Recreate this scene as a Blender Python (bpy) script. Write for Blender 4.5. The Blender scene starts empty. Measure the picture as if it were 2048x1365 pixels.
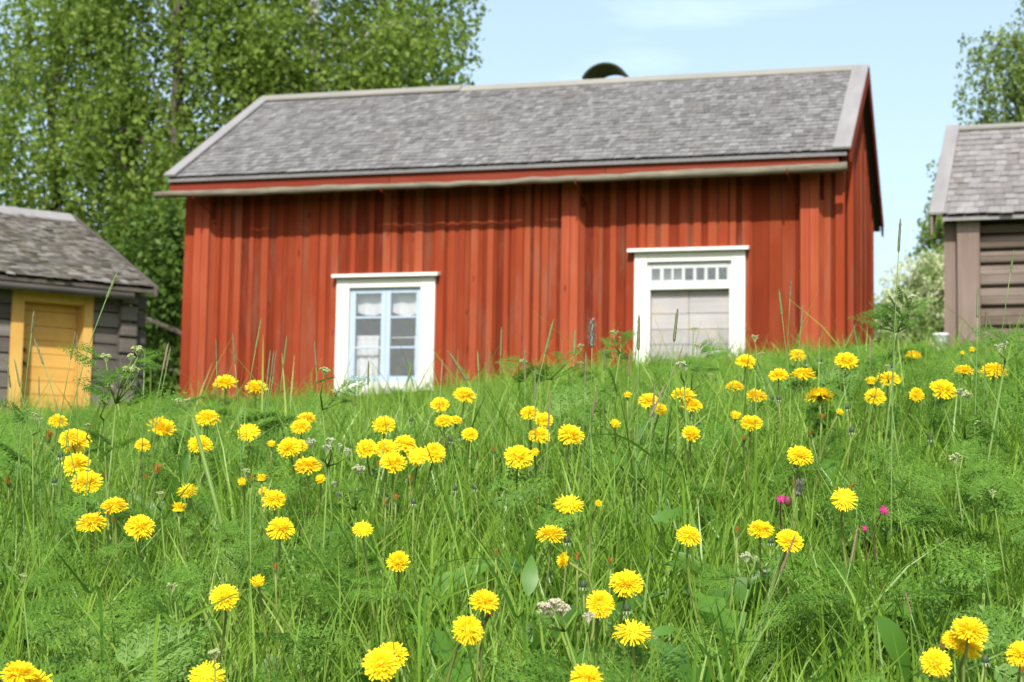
import bpy, math, random
import numpy as np
from mathutils import Matrix, Vector
random.seed(5); rng = np.random.default_rng(11)
S = bpy.context.scene
COL = S.collection

# ------------------------------------------------------------------ camera
F_PX, PITCH, ROLL = 3372.0, 0.0928, 0.01667
cf = np.array([0, math.cos(PITCH), math.sin(PITCH)])
cu0 = np.array([0, -math.sin(PITCH), math.cos(PITCH)]); cr0 = np.array([1.0, 0, 0])
cr = math.cos(ROLL)*cr0 + math.sin(ROLL)*cu0
cu = -math.sin(ROLL)*cr0 + math.cos(ROLL)*cu0
cd = bpy.data.cameras.new('camera'); cam = bpy.data.objects.new('camera', cd); COL.objects.link(cam)
cam.matrix_world = Matrix(((cr[0], cu[0], -cf[0], 0), (cr[1], cu[1], -cf[1], 0), (cr[2], cu[2], -cf[2], 0), (0, 0, 0, 1)))
cd.sensor_width = 36; cd.lens = 36*F_PX/2048; cd.clip_end = 2000; cd.clip_start = .05
cd.dof.use_dof = True; cd.dof.focus_distance = 2.45; cd.dof.aperture_fstop = 12.5
S.camera = cam
S.render.resolution_x = 1024; S.render.resolution_y = 682

# ------------------------------------------------------------------ light
SUN_EL, SUN_AZ = math.radians(40), math.radians(185)     # azimuth from +Y towards +X
w = bpy.data.worlds.new('World'); S.world = w; w.use_nodes = True
nt = w.node_tree; nt.nodes.clear(); N = nt.nodes.new; L = nt.links.new
out = N('ShaderNodeOutputWorld'); bg = N('ShaderNodeBackground'); sky = N('ShaderNodeTexSky')
sky.sky_type = 'NISHITA'; sky.sun_disc = False; sky.sun_elevation = SUN_EL; sky.sun_rotation = SUN_AZ
sky.air_density = 1.0; sky.dust_density = 2.5; sky.ozone_density = .55; sky.altitude = 100
tc = N('ShaderNodeTexCoord'); mp = N('ShaderNodeMapping'); mp.inputs['Scale'].default_value = (1, 1, 4.5)
nz = N('ShaderNodeTexNoise'); nz.inputs['Scale'].default_value = 3.2; nz.inputs['Detail'].default_value = 6; nz.inputs['Roughness'].default_value = .55
cr_ = N('ShaderNodeValToRGB'); cr_.color_ramp.elements[0].position = .56; cr_.color_ramp.elements[0].color = (.22, .22, .22, 1)
cr_.color_ramp.elements[1].position = .74; cr_.color_ramp.elements[1].color = (.5, .5, .5, 1)
mx = N('ShaderNodeMixRGB'); mx.inputs['Color2'].default_value = (6.6, 8.1, 8.5, 1)
L(tc.outputs['Generated'], mp.inputs['Vector']); L(mp.outputs[0], nz.inputs['Vector']); L(nz.outputs['Fac'], cr_.inputs['Fac'])
L(cr_.outputs['Color'], mx.inputs['Fac']); L(sky.outputs[0], mx.inputs['Color1']); L(mx.outputs[0], bg.inputs['Color'])
bg.inputs['Strength'].default_value = .125; L(bg.outputs[0], out.inputs['Surface'])
sl = bpy.data.lights.new('sun', 'SUN'); so = bpy.data.objects.new('sun', sl); COL.objects.link(so)
sl.energy = 4.0; sl.angle = math.radians(1.1); sl.color = (1, .955, .88)
sd = Vector((math.sin(SUN_AZ)*math.cos(SUN_EL), math.cos(SUN_AZ)*math.cos(SUN_EL), math.sin(SUN_EL)))
so.rotation_euler = sd.to_track_quat('Z', 'Y').to_euler()
S.view_settings.view_transform = 'Standard'; S.view_settings.look = 'None'
S.view_settings.exposure = .66; S.view_settings.gamma = 1
S.render.engine = 'CYCLES'
S.cycles.max_bounces = 6; S.cycles.transparent_max_bounces = 8

def ray(px, py):
    return cf + cr*((px-1024)/F_PX) - cu*((py-682.5)/F_PX)
def project(P):                                       # (n,3) -> px, py, depth
    z = P@cf
    zz = np.where(np.abs(z) < 1e-3, 1e-3, z)
    return 1024+F_PX*(P@cr)/zz, 682.5-F_PX*(P@cu)/zz, z

# ------------------------------------------------------------------ ground
def ground(x, y):
    x = np.asarray(x, float); y = np.asarray(y, float)
    near = -.03+.27*(np.maximum(y, -1.5)-3.5)
    far = -.03+.082*(np.clip(y, -50, 18.5)-3.5)-.10*np.sin(np.pi*np.clip((y-3.5)/15, 0, 1))+.004*np.clip(y-18.5, 0, 60)
    k = .10
    g = -k*np.log(np.exp(-near/k)+np.exp(-far/k))+.03
    g = np.where(y < -3, near, g)
    return g+.085*np.clip(x, -9, 9)+.012*np.sin(x*2.3+1)*np.cos(y*1.9)
def G(x, y): return float(ground(x, y))

# ------------------------------------------------------------------ helpers
def tag(o, label=None, cat=None, group=None, kind=None):
    if label: o['label'] = label
    if cat: o['category'] = cat
    if group: o['group'] = group
    if kind: o['kind'] = kind
    return o
def empty(name, loc, rz=0, **k):
    o = bpy.data.objects.new(name, None); COL.objects.link(o); o.location = loc; o.rotation_euler = (0, 0, rz)
    o.empty_display_size = .05
    return tag(o, **k)
def link(name, me, mat, parent=None, smooth=False):
    if mat is not None: me.materials.append(mat)
    if smooth: me.polygons.foreach_set('use_smooth', [True]*len(me.polygons))
    o = bpy.data.objects.new(name, me); COL.objects.link(o)
    if parent: o.parent = parent
    return o
def npmesh(name, V, Fq, mat=None, parent=None, smooth=False, col=None):
    me = bpy.data.meshes.new(name)
    V = np.asarray(V, np.float32).reshape(-1, 3); Fq = np.asarray(Fq, np.int32); k = Fq.shape[1]; m = len(Fq)
    me.vertices.add(len(V)); me.vertices.foreach_set('co', V.ravel())
    me.loops.add(m*k); me.loops.foreach_set('vertex_index', Fq.ravel())
    me.polygons.add(m); me.polygons.foreach_set('loop_start', np.arange(m, dtype=np.int32)*k)
    me.polygons.foreach_set('loop_total', np.full(m, k, np.int32))
    if col is not None:
        a = me.color_attributes.new('tint', 'FLOAT_COLOR', 'POINT'); c = np.ones((len(V), 4), np.float32); c[:, :3] = col
        a.data.foreach_set('color', c.ravel())
    me.update(calc_edges=True)
    return link(name, me, mat, parent, smooth)
class MB:
    def __init__(s): s.v = []; s.f = []
    def add(s, V, Fs):
        n = len(s.v); s.v += [tuple(map(float, p)) for p in V]; s.f += [tuple(n+i for i in f) for f in Fs]
    def hexa(s, P):    # 8 points: bottom 4 (ccw), top 4
        s.add(P, [(3, 2, 1, 0), (4, 5, 6, 7), (0, 1, 5, 4), (1, 2, 6, 5), (2, 3, 7, 6), (3, 0, 4, 7)])
    def box(s, x0, x1, y0, y1, z0, z1):
        s.hexa([(x0, y0, z0), (x1, y0, z0), (x1, y1, z0), (x0, y1, z0), (x0, y0, z1), (x1, y0, z1), (x1, y1, z1), (x0, y1, z1)])
    def tube(s, pts, rad, n=8, cap=True):
        pts = [Vector(p) for p in pts]; rings = []; a = None
        for i, p in enumerate(pts):
            d = (pts[min(i+1, len(pts)-1)]-pts[max(i-1, 0)]).normalized()
            if a is None: a = d.orthogonal().normalized()
            else: a = (a-d*a.dot(d)).normalized()
            b = d.cross(a); r = rad[i] if hasattr(rad, '__len__') else rad
            rings.append([p+(a*math.cos(t)+b*math.sin(t))*r for t in [2*math.pi*k/n for k in range(n)]])
        V = [q for r_ in rings for q in r_]; Fs = []
        for i in range(len(pts)-1):
            for k in range(n):
                Fs.append((i*n+k, i*n+(k+1) % n, (i+1)*n+(k+1) % n, (i+1)*n+k))
        if cap: Fs += [tuple(range(n))[::-1], tuple((len(pts)-1)*n+k for k in range(n))]
        s.add(V, Fs)
    def ball(s, c, r, n=6, m=4, sx=1, sy=1, sz=1):
        V = []; Fs = []
        for i in range(m+1):
            th = math.pi*i/m
            for k in range(n):
                ph = 2*math.pi*k/n
                V.append((c[0]+r*sx*math.sin(th)*math.cos(ph), c[1]+r*sy*math.sin(th)*math.sin(ph), c[2]+r*sz*math.cos(th)))
        for i in range(m):
            for k in range(n): Fs.append((i*n+k, (i+1)*n+k, (i+1)*n+(k+1) % n, i*n+(k+1) % n))
        s.add(V, Fs)
    def build(s, name, mat, parent=None, bevel=0, smooth=False, col=None):
        me = bpy.data.meshes.new(name); me.from_pydata(s.v, [], s.f); me.update()
        if col is not None:
            a = me.color_attributes.new('tint', 'FLOAT_COLOR', 'POINT')
            c = np.ones((len(s.v), 4), np.float32); c[:, :3] = col; a.data.foreach_set('color', c.ravel())
        o = link(name, me, mat, parent, smooth)
        if bevel:
            b = o.modifiers.new('bevel', 'BEVEL'); b.width = bevel; b.segments = 2; b.limit_method = 'ANGLE'
        return o

# ------------------------------------------------------------------ materials
def mat(name): 
    m = bpy.data.materials.new(name); m.use_nodes = True; m.node_tree.nodes.clear(); return m
def wood(name, ramp, stretch=(14, 14, .8), scale=1.0, rough=.85, bump=.4, island=.6, stain=None, stain_amt=.0, stain_scale=3, spec=.2, sst=(1, 1, 1), knots=False):
    m = mat(name); t = m.node_tree; n = t.nodes.new; l = t.links.new
    o = n('ShaderNodeOutputMaterial'); b = n('ShaderNodeBsdfPrincipled'); l(b.outputs[0], o.inputs[0])
    b.inputs['Roughness'].default_value = rough; b.inputs['Specular IOR Level'].default_value = spec
    tc = n('ShaderNodeTexCoord'); geo = n('ShaderNodeNewGeometry')
    off = n('ShaderNodeVectorMath'); off.operation = 'MULTIPLY_ADD'
    comb = n('ShaderNodeCombineXYZ'); l(geo.outputs['Random Per Island'], comb.inputs[0]); l(geo.outputs['Random Per Island'], comb.inputs[1]); l(geo.outputs['Random Per Island'], comb.inputs[2])
    off.inputs[1].default_value = (7, 7, 7); l(comb.outputs[0], off.inputs[0]); l(tc.outputs['Object'], off.inputs[2])
    mp = n('ShaderNodeMapping'); mp.inputs['Scale'].default_value = stretch; l(off.outputs[0], mp.inputs[0])
    nz = n('ShaderNodeTexNoise'); nz.inputs['Scale'].default_value = scale*1.6; nz.inputs['Detail'].default_value = 7; nz.inputs['Roughness'].default_value = .62
    l(mp.outputs[0], nz.inputs['Vector'])
    nz2 = n('ShaderNodeTexNoise'); nz2.inputs['Scale'].default_value = 1.7; nz2.inputs['Detail'].default_value = 3; l(off.outputs[0], nz2.inputs['Vector'])
    a1 = n('ShaderNodeMath'); a1.operation = 'MULTIPLY_ADD'; a1.inputs[1].default_value = island; l(geo.outputs['Random Per Island'], a1.inputs[0])
    a2 = n('ShaderNodeMath'); a2.operation = 'MULTIPLY'; a2.inputs[1].default_value = 1-island; l(nz.outputs['Fac'], a2.inputs[0]); l(a2.outputs[0], a1.inputs[2])
    a3 = n('ShaderNodeMath'); a3.operation = 'MULTIPLY_ADD'; a3.inputs[1].default_value = .5; a3.inputs[2].default_value = -.25; l(nz2.outputs['Fac'], a3.inputs[0])
    a4 = n('ShaderNodeMath'); a4.operation = 'ADD'; l(a1.outputs[0], a4.inputs[0]); l(a3.outputs[0], a4.inputs[1])
    r = n('ShaderNodeValToRGB'); e = r.color_ramp.elements
    e[0].position = .12; e[0].color = (*ramp[0], 1); e[1].position = .88; e[1].color = (*ramp[-1], 1)
    for i, c in enumerate(ramp[1:-1]):
        x = e.new(.12+.76*(i+1)/(len(ramp)-1)); x.color = (*c, 1)
    l(a4.outputs[0], r.inputs[0]); cur = r.outputs[0]
    if stain:
        sn = n('ShaderNodeTexNoise'); sn.inputs['Scale'].default_value = stain_scale; sn.inputs['Detail'].default_value = 8; sn.inputs['Roughness'].default_value = .7
        sm_ = n('ShaderNodeMapping'); sm_.inputs['Scale'].default_value = sst; l(tc.outputs['Object'], sm_.inputs[0]); l(sm_.outputs[0], sn.inputs['Vector'])
        sr = n('ShaderNodeValToRGB'); sr.color_ramp.elements[0].position = .52; sr.color_ramp.elements[1].position = .64
        sr.color_ramp.elements[1].color = (stain_amt,)*3+(1,); l(sn.outputs['Fac'], sr.inputs[0])
        mx = n('ShaderNodeMixRGB'); mx.inputs[2].default_value = (*stain, 1); l(sr.outputs[0], mx.inputs[0]); l(cur, mx.inputs[1]); cur = mx.outputs[0]
    if knots:
        vo = n('ShaderNodeTexVoronoi'); vo.inputs['Scale'].default_value = 1.0; km = n('ShaderNodeMapping'); km.inputs['Scale'].default_value = (6, 6, 1.9); l(off.outputs[0], km.inputs[0]); l(km.outputs[0], vo.inputs['Vector'])
        kr = n('ShaderNodeValToRGB'); kr.color_ramp.elements[0].position = .05; kr.color_ramp.elements[0].color = (.75, .75, .75, 1); kr.color_ramp.elements[1].position = .11; kr.color_ramp.elements[1].color = (0, 0, 0, 1)
        l(vo.outputs['Distance'], kr.inputs[0]); kx = n('ShaderNodeMixRGB'); kx.inputs[2].default_value = (.07, .014, .008, 1); l(kr.outputs[0], kx.inputs[0]); l(cur, kx.inputs[1]); cur = kx.outputs[0]
    l(cur, b.inputs['Base Color'])
    bp = n('ShaderNodeBump'); bp.inputs['Strength'].default_value = bump; bp.inputs['Distance'].default_value = .006
    l(nz.outputs['Fac'], bp.inputs['Height']); l(bp.outputs[0], b.inputs['Normal'])
    return m
def leafy(name, ramp, trans=.35, rough=.55, spec=.3, attr=False, coat=0, noise=None):
    m = mat(name); t = m.node_tree; n = t.nodes.new; l = t.links.new
    o = n('ShaderNodeOutputMaterial'); b = n('ShaderNodeBsdfPrincipled'); tr = n('ShaderNodeBsdfTranslucent'); mx = n('ShaderNodeMixShader')
    mx.inputs[0].default_value = trans; l(b.outputs[0], mx.inputs[1]); l(tr.outputs[0], mx.inputs[2]); l(mx.outputs[0], o.inputs[0])
    b.inputs['Roughness'].default_value = rough; b.inputs['Specular IOR Level'].default_value = spec
    geo = n('ShaderNodeNewGeometry'); r = n('ShaderNodeValToRGB'); e = r.color_ramp.elements
    e[0].position = 0; e[0].color = (*ramp[0], 1); e[1].position = 1; e[1].color = (*ramp[-1], 1)
    for i, c in enumerate(ramp[1:-1]):
        x = e.new((i+1)/(len(ramp)-1)); x.color = (*c, 1)
    fac = geo.outputs['Random Per Island']
    if noise:
        tc = n('ShaderNodeTexCoord'); nz = n('ShaderNodeTexNoise'); nz.inputs['Scale'].default_value = noise; nz.inputs['Detail'].default_value = 3; l(tc.outputs['Object'], nz.inputs['Vector'])
        q = n('ShaderNodeMath'); q.operation = 'MULTIPLY_ADD'; q.inputs[1].default_value = 2.2; q.inputs[2].default_value = -.85; l(nz.outputs['Fac'], q.inputs[0])
        q2 = n('ShaderNodeMix'); q2.inputs[0].default_value = .5; l(q.outputs[0], q2.inputs[2]); l(fac, q2.inputs[3]); fac = q2.outputs[0]
    l(fac, r.inputs[0]); cur = r.outputs[0]
    if attr:
        at = n('ShaderNodeVertexColor'); at.layer_name = 'tint'; mm = n('ShaderNodeMixRGB'); mm.blend_type = 'MULTIPLY'; mm.inputs[0].default_value = 1
        l(cur, mm.inputs[1]); l(at.outputs[0], mm.inputs[2]); cur = mm.outputs[0]
    l(cur, b.inputs['Base Color']); l(cur, tr.inputs['Color'])
    return m
def plain(name, c, rough=.7, spec=.3, metal=0, nscale=8, var=.15, bump=0):
    m = mat(name); t = m.node_tree; n = t.nodes.new; l = t.links.new
    o = n('ShaderNodeOutputMaterial'); b = n('ShaderNodeBsdfPrincipled'); l(b.outputs[0], o.inputs[0])
    b.inputs['Roughness'].default_value = rough; b.inputs['Specular IOR Level'].default_value = spec; b.inputs['Metallic'].default_value = metal
    tc = n('ShaderNodeTexCoord'); nz = n('ShaderNodeTexNoise'); nz.inputs['Scale'].default_value = nscale; nz.inputs['Detail'].default_value = 6; l(tc.outputs['Object'], nz.inputs['Vector'])
    r = n('ShaderNodeValToRGB'); r.color_ramp.elements[0].position = .3; r.color_ramp.elements[1].position = .7
    r.color_ramp.elements[0].color = (*[v*(1-var) for v in c], 1); r.color_ramp.elements[1].color = (*[min(1, v*(1+var)) for v in c], 1)
    l(nz.outputs['Fac'], r.inputs[0]); l(r.outputs[0], b.inputs['Base Color'])
    if bump:
        bp = n('ShaderNodeBump'); bp.inputs['Strength'].default_value = bump; bp.inputs['Distance'].default_value = .01; l(nz.outputs['Fac'], bp.inputs['Height']); l(bp.outputs[0], b.inputs['Normal'])
    return m
M = {}
M['red'] = wood('falu_red_boards', [(.085, .0155, .0075), (.145, .0235, .009), (.19, .034, .013), (.225, .060, .029)], island=.55, stretch=(22, 22, .55), stain=(.15, .075, .05), stain_amt=.45, stain_scale=5, sst=(1, 1, .14), spec=.06, knots=True)
M['redtrim'] = wood('falu_red_trim', [(.175, .028, .011), (.24, .042, .017), (.285, .075, .035)], island=.5, stretch=(18, 18, .5), spec=.06, stain=(.20, .10, .065), stain_amt=.4, stain_scale=5, sst=(1, 1, .14), knots=True)
M['redpost'] = wood('falu_red_posts', [(.22, .040, .018), (.29, .062, .029), (.33, .10, .052)], island=.2, stretch=(18, 18, .5), spec=.06, knots=True)
M['redh'] = wood('falu_red_fascia', [(.12, .017, .009), (.17, .027, .013), (.20, .047, .025)], island=.3, stretch=(.6, 20, 20))
M['shingle'] = wood('weathered_shingles', [(.09, .086, .088), (.14, .135, .137), (.18, .174, .177), (.25, .243, .245)], island=.5, stretch=(16, 1.6, 1.6), stain=(.15, .135, .115), stain_amt=.35, stain_scale=1.3)
M['shingleR'] = wood('shed_shingles', [(.12, .108, .105), (.17, .158, .155), (.22, .21, .21), (.29, .28, .278)], island=.4, stretch=(16, 1.6, 1.6), stain=(.19, .15, .12), stain_amt=.5, stain_scale=2)
M['shingleL'] = wood('mossy_shingles', [(.04, .034, .028), (.09, .08, .066), (.155, .142, .126), (.27, .255, .235)], island=.5, stretch=(10, 2, 2), stain=(.11, .098, .055), stain_amt=.6, stain_scale=4)
M['greyboard'] = wood('grey_boards', [(.19, .183, .185), (.245, .237, .24), (.30, .29, .295)], island=.2, stretch=(6, .7, .7))
M['ridgeboard'] = wood('pale_ridge_boards', [(.17, .165, .145), (.23, .222, .20), (.29, .28, .255)], island=.2, stretch=(.7, 10, 10))
M['pole'] = wood('weathered_pole', [(.05, .043, .03), (.13, .115, .085), (.20, .18, .14), (.28, .255, .21)], island=.0, stretch=(1.2, 12, 12), scale=2, bump=1)
M['logL'] = wood('grey_logs', [(.038, .031, .026), (.085, .073, .064), (.14, .125, .113), (.21, .19, .175)], island=.35, stretch=(.8, 14, 14), bump=1)
M['logR'] = wood('brown_logs', [(.055, .04, .032), (.12, .09, .075), (.185, .148, .128), (.26, .215, .193)], island=.35, stretch=(.8, 16, 16), bump=1)
M['postR'] = wood('pinkish_grey_boards', [(.125, .088, .074), (.19, .143, .124), (.265, .21, .188)], island=.3, stretch=(16, 16, .8))
M['logdark'] = wood('dark_log_ends_eave_shade', [(.03, .026, .024), (.07, .06, .055), (.13, .11, .10)], island=.4, stretch=(6, 6, 6), bump=1)
M['ochre'] = wood('ochre_paint', [(.43, .25, .062), (.52, .315, .088), (.58, .37, .12)], island=.25, stretch=(8, 8, 1), rough=.6, bump=.2, stain=(.5, .24, .05), stain_amt=.4)
M['ochreh'] = wood('ochre_planks', [(.43, .235, .052), (.53, .31, .08), (.60, .375, .115)], island=.45, stretch=(1, 12, 12), rough=.6, bump=.3, stain=(.5, .24, .05), stain_amt=.4)
M['white'] = wood('white_paint', [(.50, .495, .465), (.60, .595, .57), (.65, .645, .62)], island=.2, stretch=(8, 8, 1), rough=.5, bump=.12, stain=(.6, .58, .5), stain_amt=.3)
M['blue'] = wood('pale_blue_paint', [(.30, .375, .49), (.35, .425, .54), (.39, .47, .58)], island=.2, stretch=(8, 8, 1), rough=.5, bump=.1)
M['plank'] = wood('grey_door_planks', [(.20, .19, .19), (.27, .26, .26), (.335, .325, .33), (.39, .385, .39)], island=.5, stretch=(1.1, 14, 14), bump=.6, stain=(.42, .35, .28), stain_amt=.4)
M['greyfr'] = wood('grey_transom_frame', [(.38, .40, .42), (.44, .465, .48), (.5, .52, .53)], island=.2, stretch=(8, 8, 1))
M['hood'] = plain('dark_green_metal', (.028, .045, .024), rough=.55, metal=.3, nscale=5, var=.4)
M['plaster'] = plain('chimney_brick', (.35, .13, .09), rough=.9, bump=.5)
M['curtain'] = leafy('white_curtain', [(.60, .62, .65), (.60, .62, .65)], trans=.3, rough=.9, spec=.05)
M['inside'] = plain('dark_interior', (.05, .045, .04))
M['bucket'] = plain('white_enamel', (.82, .84, .88), rough=.35)
M['clay'] = plain('terracotta', (.5, .16, .06))
M['petalpaper'] = plain('pink_paper', (.8, .35, .3)); 
def glass():
    m = mat('window_glass'); t = m.node_tree; n = t.nodes.new; l = t.links.new
    o = n('ShaderNodeOutputMaterial'); g = n('ShaderNodeBsdfGlossy'); tr = n('ShaderNodeBsdfTransparent'); mx = n('ShaderNodeMixShader')
    g.inputs['Roughness'].default_value = .03; g.inputs['Color'].default_value = (.9, .95, 1, 1)
    nz = n('ShaderNodeTexNoise'); nz.inputs['Scale'].default_value = 2.5; bp = n('ShaderNodeBump'); bp.inputs['Strength'].default_value = .12; bp.inputs['Distance'].default_value = .05
    l(nz.outputs['Fac'], bp.inputs['Height']); l(bp.outputs[0], g.inputs['Normal'])
    mx.inputs[0].default_value = .09; l(tr.outputs[0], mx.inputs[1]); l(g.outputs[0], mx.inputs[2]); l(mx.outputs[0], o.inputs[0]); return m
M['glass'] = glass()
M['soil'] = plain('meadow_soil', (.06, .10, .022), rough=1, spec=0, nscale=6, var=.4)
M['birchleaf'] = leafy('birch_leaves', [(.12, .19, .028), (.175, .265, .042), (.235, .335, .062), (.31, .41, .11)], trans=.6, spec=.12, rough=.7)
M['darkleaf'] = leafy('dark_leaves', [(.045, .095, .014), (.085, .16, .022), (.13, .22, .035)], trans=.45)  # darker green leaf tones for the low tree, undergrowth and far wood
M['farleaf'] = leafy('far_leaves', [(.11, .18, .045), (.19, .27, .06), (.27, .35, .09)], trans=.4)
M['bushleaf'] = leafy('bush_leaves', [(.12, .20, .05), (.20, .29, .08), (.28, .36, .12)], trans=.4)
M['blossom'] = leafy('cream_blossom', [(.44, .50, .25), (.60, .64, .38), (.72, .74, .52)], trans=.4)
M['bark'] = wood('birch_bark', [(.06, .05, .045), (.22, .20, .19), (.5, .48, .46), (.62, .6, .58)], island=.0, stretch=(3, 3, 9), scale=.8, bump=.5)
M['darkbark'] = wood('dark_bark', [(.04, .035, .03), (.09, .075, .065), (.16, .14, .12)], island=0, stretch=(10, 10, 2), bump=1)
M['grass'] = leafy('grass_blades', [(.105, .21, .018), (.16, .30, .028), (.23, .385, .045), (.34, .46, .10), (.15, .30, .09)], trans=.46, rough=.42, spec=.45, noise=1.6)
M['fargrass'] = leafy('far_grass_blades', [(.15, .265, .028), (.215, .345, .04), (.30, .43, .075)], trans=.47, rough=.6, noise=1.2)
M['fern'] = leafy('parsley_leaves', [(.07, .17, .018), (.12, .26, .028), (.19, .345, .05), (.12, .255, .055)], trans=.45, rough=.5, spec=.35, noise=3)
M['broad'] = leafy('broad_leaves', [(.055, .15, .016), (.10, .225, .026)], trans=.35, rough=.42, spec=.4)
M['petal'] = leafy('dandelion_petals', [(.86, .61, .010), (.90, .67, .013), (.92, .73, .02)], trans=.30, rough=.55, spec=.15, attr=True)
M['dstem'] = leafy('dandelion_stem', [(.18, .29, .05), (.22, .27, .07), (.16, .27, .05)], trans=.2)
M['calyx'] = leafy('dandelion_bracts', [(.075, .14, .03), (.12, .20, .045)], trans=.15)
M['tuft'] = leafy('withered_tuft', [(.34, .13, .025), (.50, .24, .035), (.26, .10, .04), (.62, .34, .06)], trans=.3)
M['bud'] = leafy('closed_bud', [(.035, .055, .03), (.055, .085, .04)], trans=.05)
M['bractpale'] = leafy('pale_bracts', [(.22, .32, .14), (.36, .44, .24)], trans=.2)
M['umbel'] = leafy('parsley_buds', [(.27, .36, .10), (.38, .45, .18), (.50, .54, .30)], trans=.25)
M['umbelpink'] = leafy('pink_valerian_buds', [(.55, .48, .38), (.50, .52, .30), (.68, .55, .50)], trans=.25)
M['umbelwhite'] = leafy('white_florets', [(.36, .42, .22), (.52, .56, .38)], trans=.25)
M['pstem'] = leafy('parsley_stem', [(.11, .20, .03), (.15, .24, .045)], trans=.15, rough=.5)
M['gstem'] = leafy('timothy_stem', [(.14, .25, .06), (.17, .28, .09)], trans=.15)
M['seed'] = leafy('timothy_head', [(.10, .125, .05), (.16, .18, .085), (.20, .20, .12)], trans=.12, rough=.8)
M['seedgreen'] = leafy('green_seed_head', [(.13, .20, .06), (.20, .27, .10)], trans=.15, rough=.8)
M['seedbrown'] = leafy('brown_seed_head', [(.20, .15, .10), (.27, .20, .13)], trans=.12, rough=.8)
M['seedfuzz'] = leafy('flowering_seed_head', [(.16, .17, .10), (.45, .43, .42)], trans=.2, rough=.8)
M['pink'] = leafy('campion_petals', [(.50, .015, .18), (.62, .03, .26)], trans=.35)
M['campcalyx'] = leafy('campion_calyx', [(.13, .035, .05), (.17, .06, .06)], trans=.1)

# ------------------------------------------------------------------ ground sheet
def grid_coords(a, b, near0, near1, step, growth):
    c = list(np.arange(near0, near1, step)); s = step
    x = near1
    while x < b: c.append(x); s *= growth; x += s
    c.append(b); s = step; x = near0-step; pre = []
    while x > a: pre.append(x); s *= growth; x -= s
    pre.append(a); return np.array(pre[::-1]+c)
gx = grid_coords(-500, 500, -4, 4, .12, 1.12); gy = grid_coords(-300, 900, -3, 22, .15, 1.12)
XX, YY = np.meshgrid(gx, gy); ZZ = ground(XX, YY)
nx, ny = len(gx), len(gy); ii, jj = np.meshgrid(np.arange(nx-1), np.arange(ny-1)); i0 = (jj*nx+ii).ravel()
tag(npmesh('ground', np.stack([XX, YY, ZZ], -1).reshape(-1, 3), np.stack([i0, i0+1, i0+nx+1, i0+nx], 1), M['soil'], smooth=True), kind='structure')

# ------------------------------------------------------------------ building frame
class Frame:
    def __init__(s, org, ang): s.o = np.array(org, float); s.a = ang; s.c = math.cos(ang); s.s = math.sin(ang)
    def loc(s, P): d = np.asarray(P)-s.o; return np.array([s.c*d[0]+s.s*d[1], -s.s*d[0]+s.c*d[1], d[2]])
    def dir(s, d): return np.array([s.c*d[0]+s.s*d[1], -s.s*d[0]+s.c*d[1], d[2]])
    def hit(s, px, py, axis=1, val=0):
        o = s.loc((0, 0, 0)); d = s.dir(ray(px, py)); t = (val-o[axis])/d[axis]; return o+d*t
    def world(s, P): return s.o+np.array([s.c*P[0]-s.s*P[1], s.s*P[0]+s.c*P[1], P[2]])
def shingles(mb, x0, x1, y0, z0, y1, z1, row, wavg, seed, thick=.018, jit=.012, cup=0):
    """roof slope from eave (y0,z0) to ridge (y1,z1), along x"""
    r = random.Random(seed); Ls = math.hypot(y1-y0, z1-z0); ty, tz = (y1-y0)/Ls, (z1-z0)/Ls
    sg = 1 if ty > 0 else -1
    nyv, nzv = -tz*sg, ty*sg
    n = int(Ls/row)
    for i in range(n+1):
        t0 = i*row; x = x0-r.random()*wavg
        while x < x1:
            ww = wavg*r.uniform(.7, 1.25); a = max(x, x0); b = min(x+ww-.004, x1); x += ww
            if b-a < .02: continue
            ta = t0+r.gauss(0, jit); tb = min(t0+row*2.1, Ls); h0 = thick*r.uniform(1.5, 2.0)+cup*r.random(); h1 = .002
            if tb-ta < .03: continue
            th = thick*.42; hh = r.uniform(-.003, .003)
            def P(xx, t, h): return (xx, y0+ty*t+nyv*h, z0+tz*t+nzv*h)
            mb.hexa([P(a, ta, h0-th), P(b, ta, h0-th+hh), P(b, tb, h1-th+.01), P(a, tb, h1-th+.01), P(a, ta, h0), P(b, ta, h0+hh), P(b, tb, h1+.01), P(a, tb, h1+.01)])

# ================================================================== RED HOUSE
SC = 18.5/16
TH = .28256
H = Frame((3.148*SC, 18.5, 0), -TH)
HL = 7.049*SC; HD = 3.802*SC; OE = .406*SC; ZE = 3.293*SC; ZR = 4.661*SC; XR = .072*SC+.02; XL = -6.976*SC-.02
XL = H.hit(333, 357, 1, -OE)[0]; HL = -H.hit(379, 500, 1, 0)[0]
ZB = .35
house = empty('red_house', H.world((0, 0, ZB)), -TH, label='long red wooden house with grey shingle roof, white framed window and door', cat='house')
def hz(z): return z-ZB
def hbuild(mb, name, m, parent=house, **k):
    mb.v = [(a, b, c-ZB) for a, b, c in mb.v]; return mb.build(name, m, parent, **k)
def wx(px, py, d=0): return H.hit(px, py, 1, -d)[0]
def wz(px, py, d=0): return H.hit(px, py, 1, -d)[2]
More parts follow.
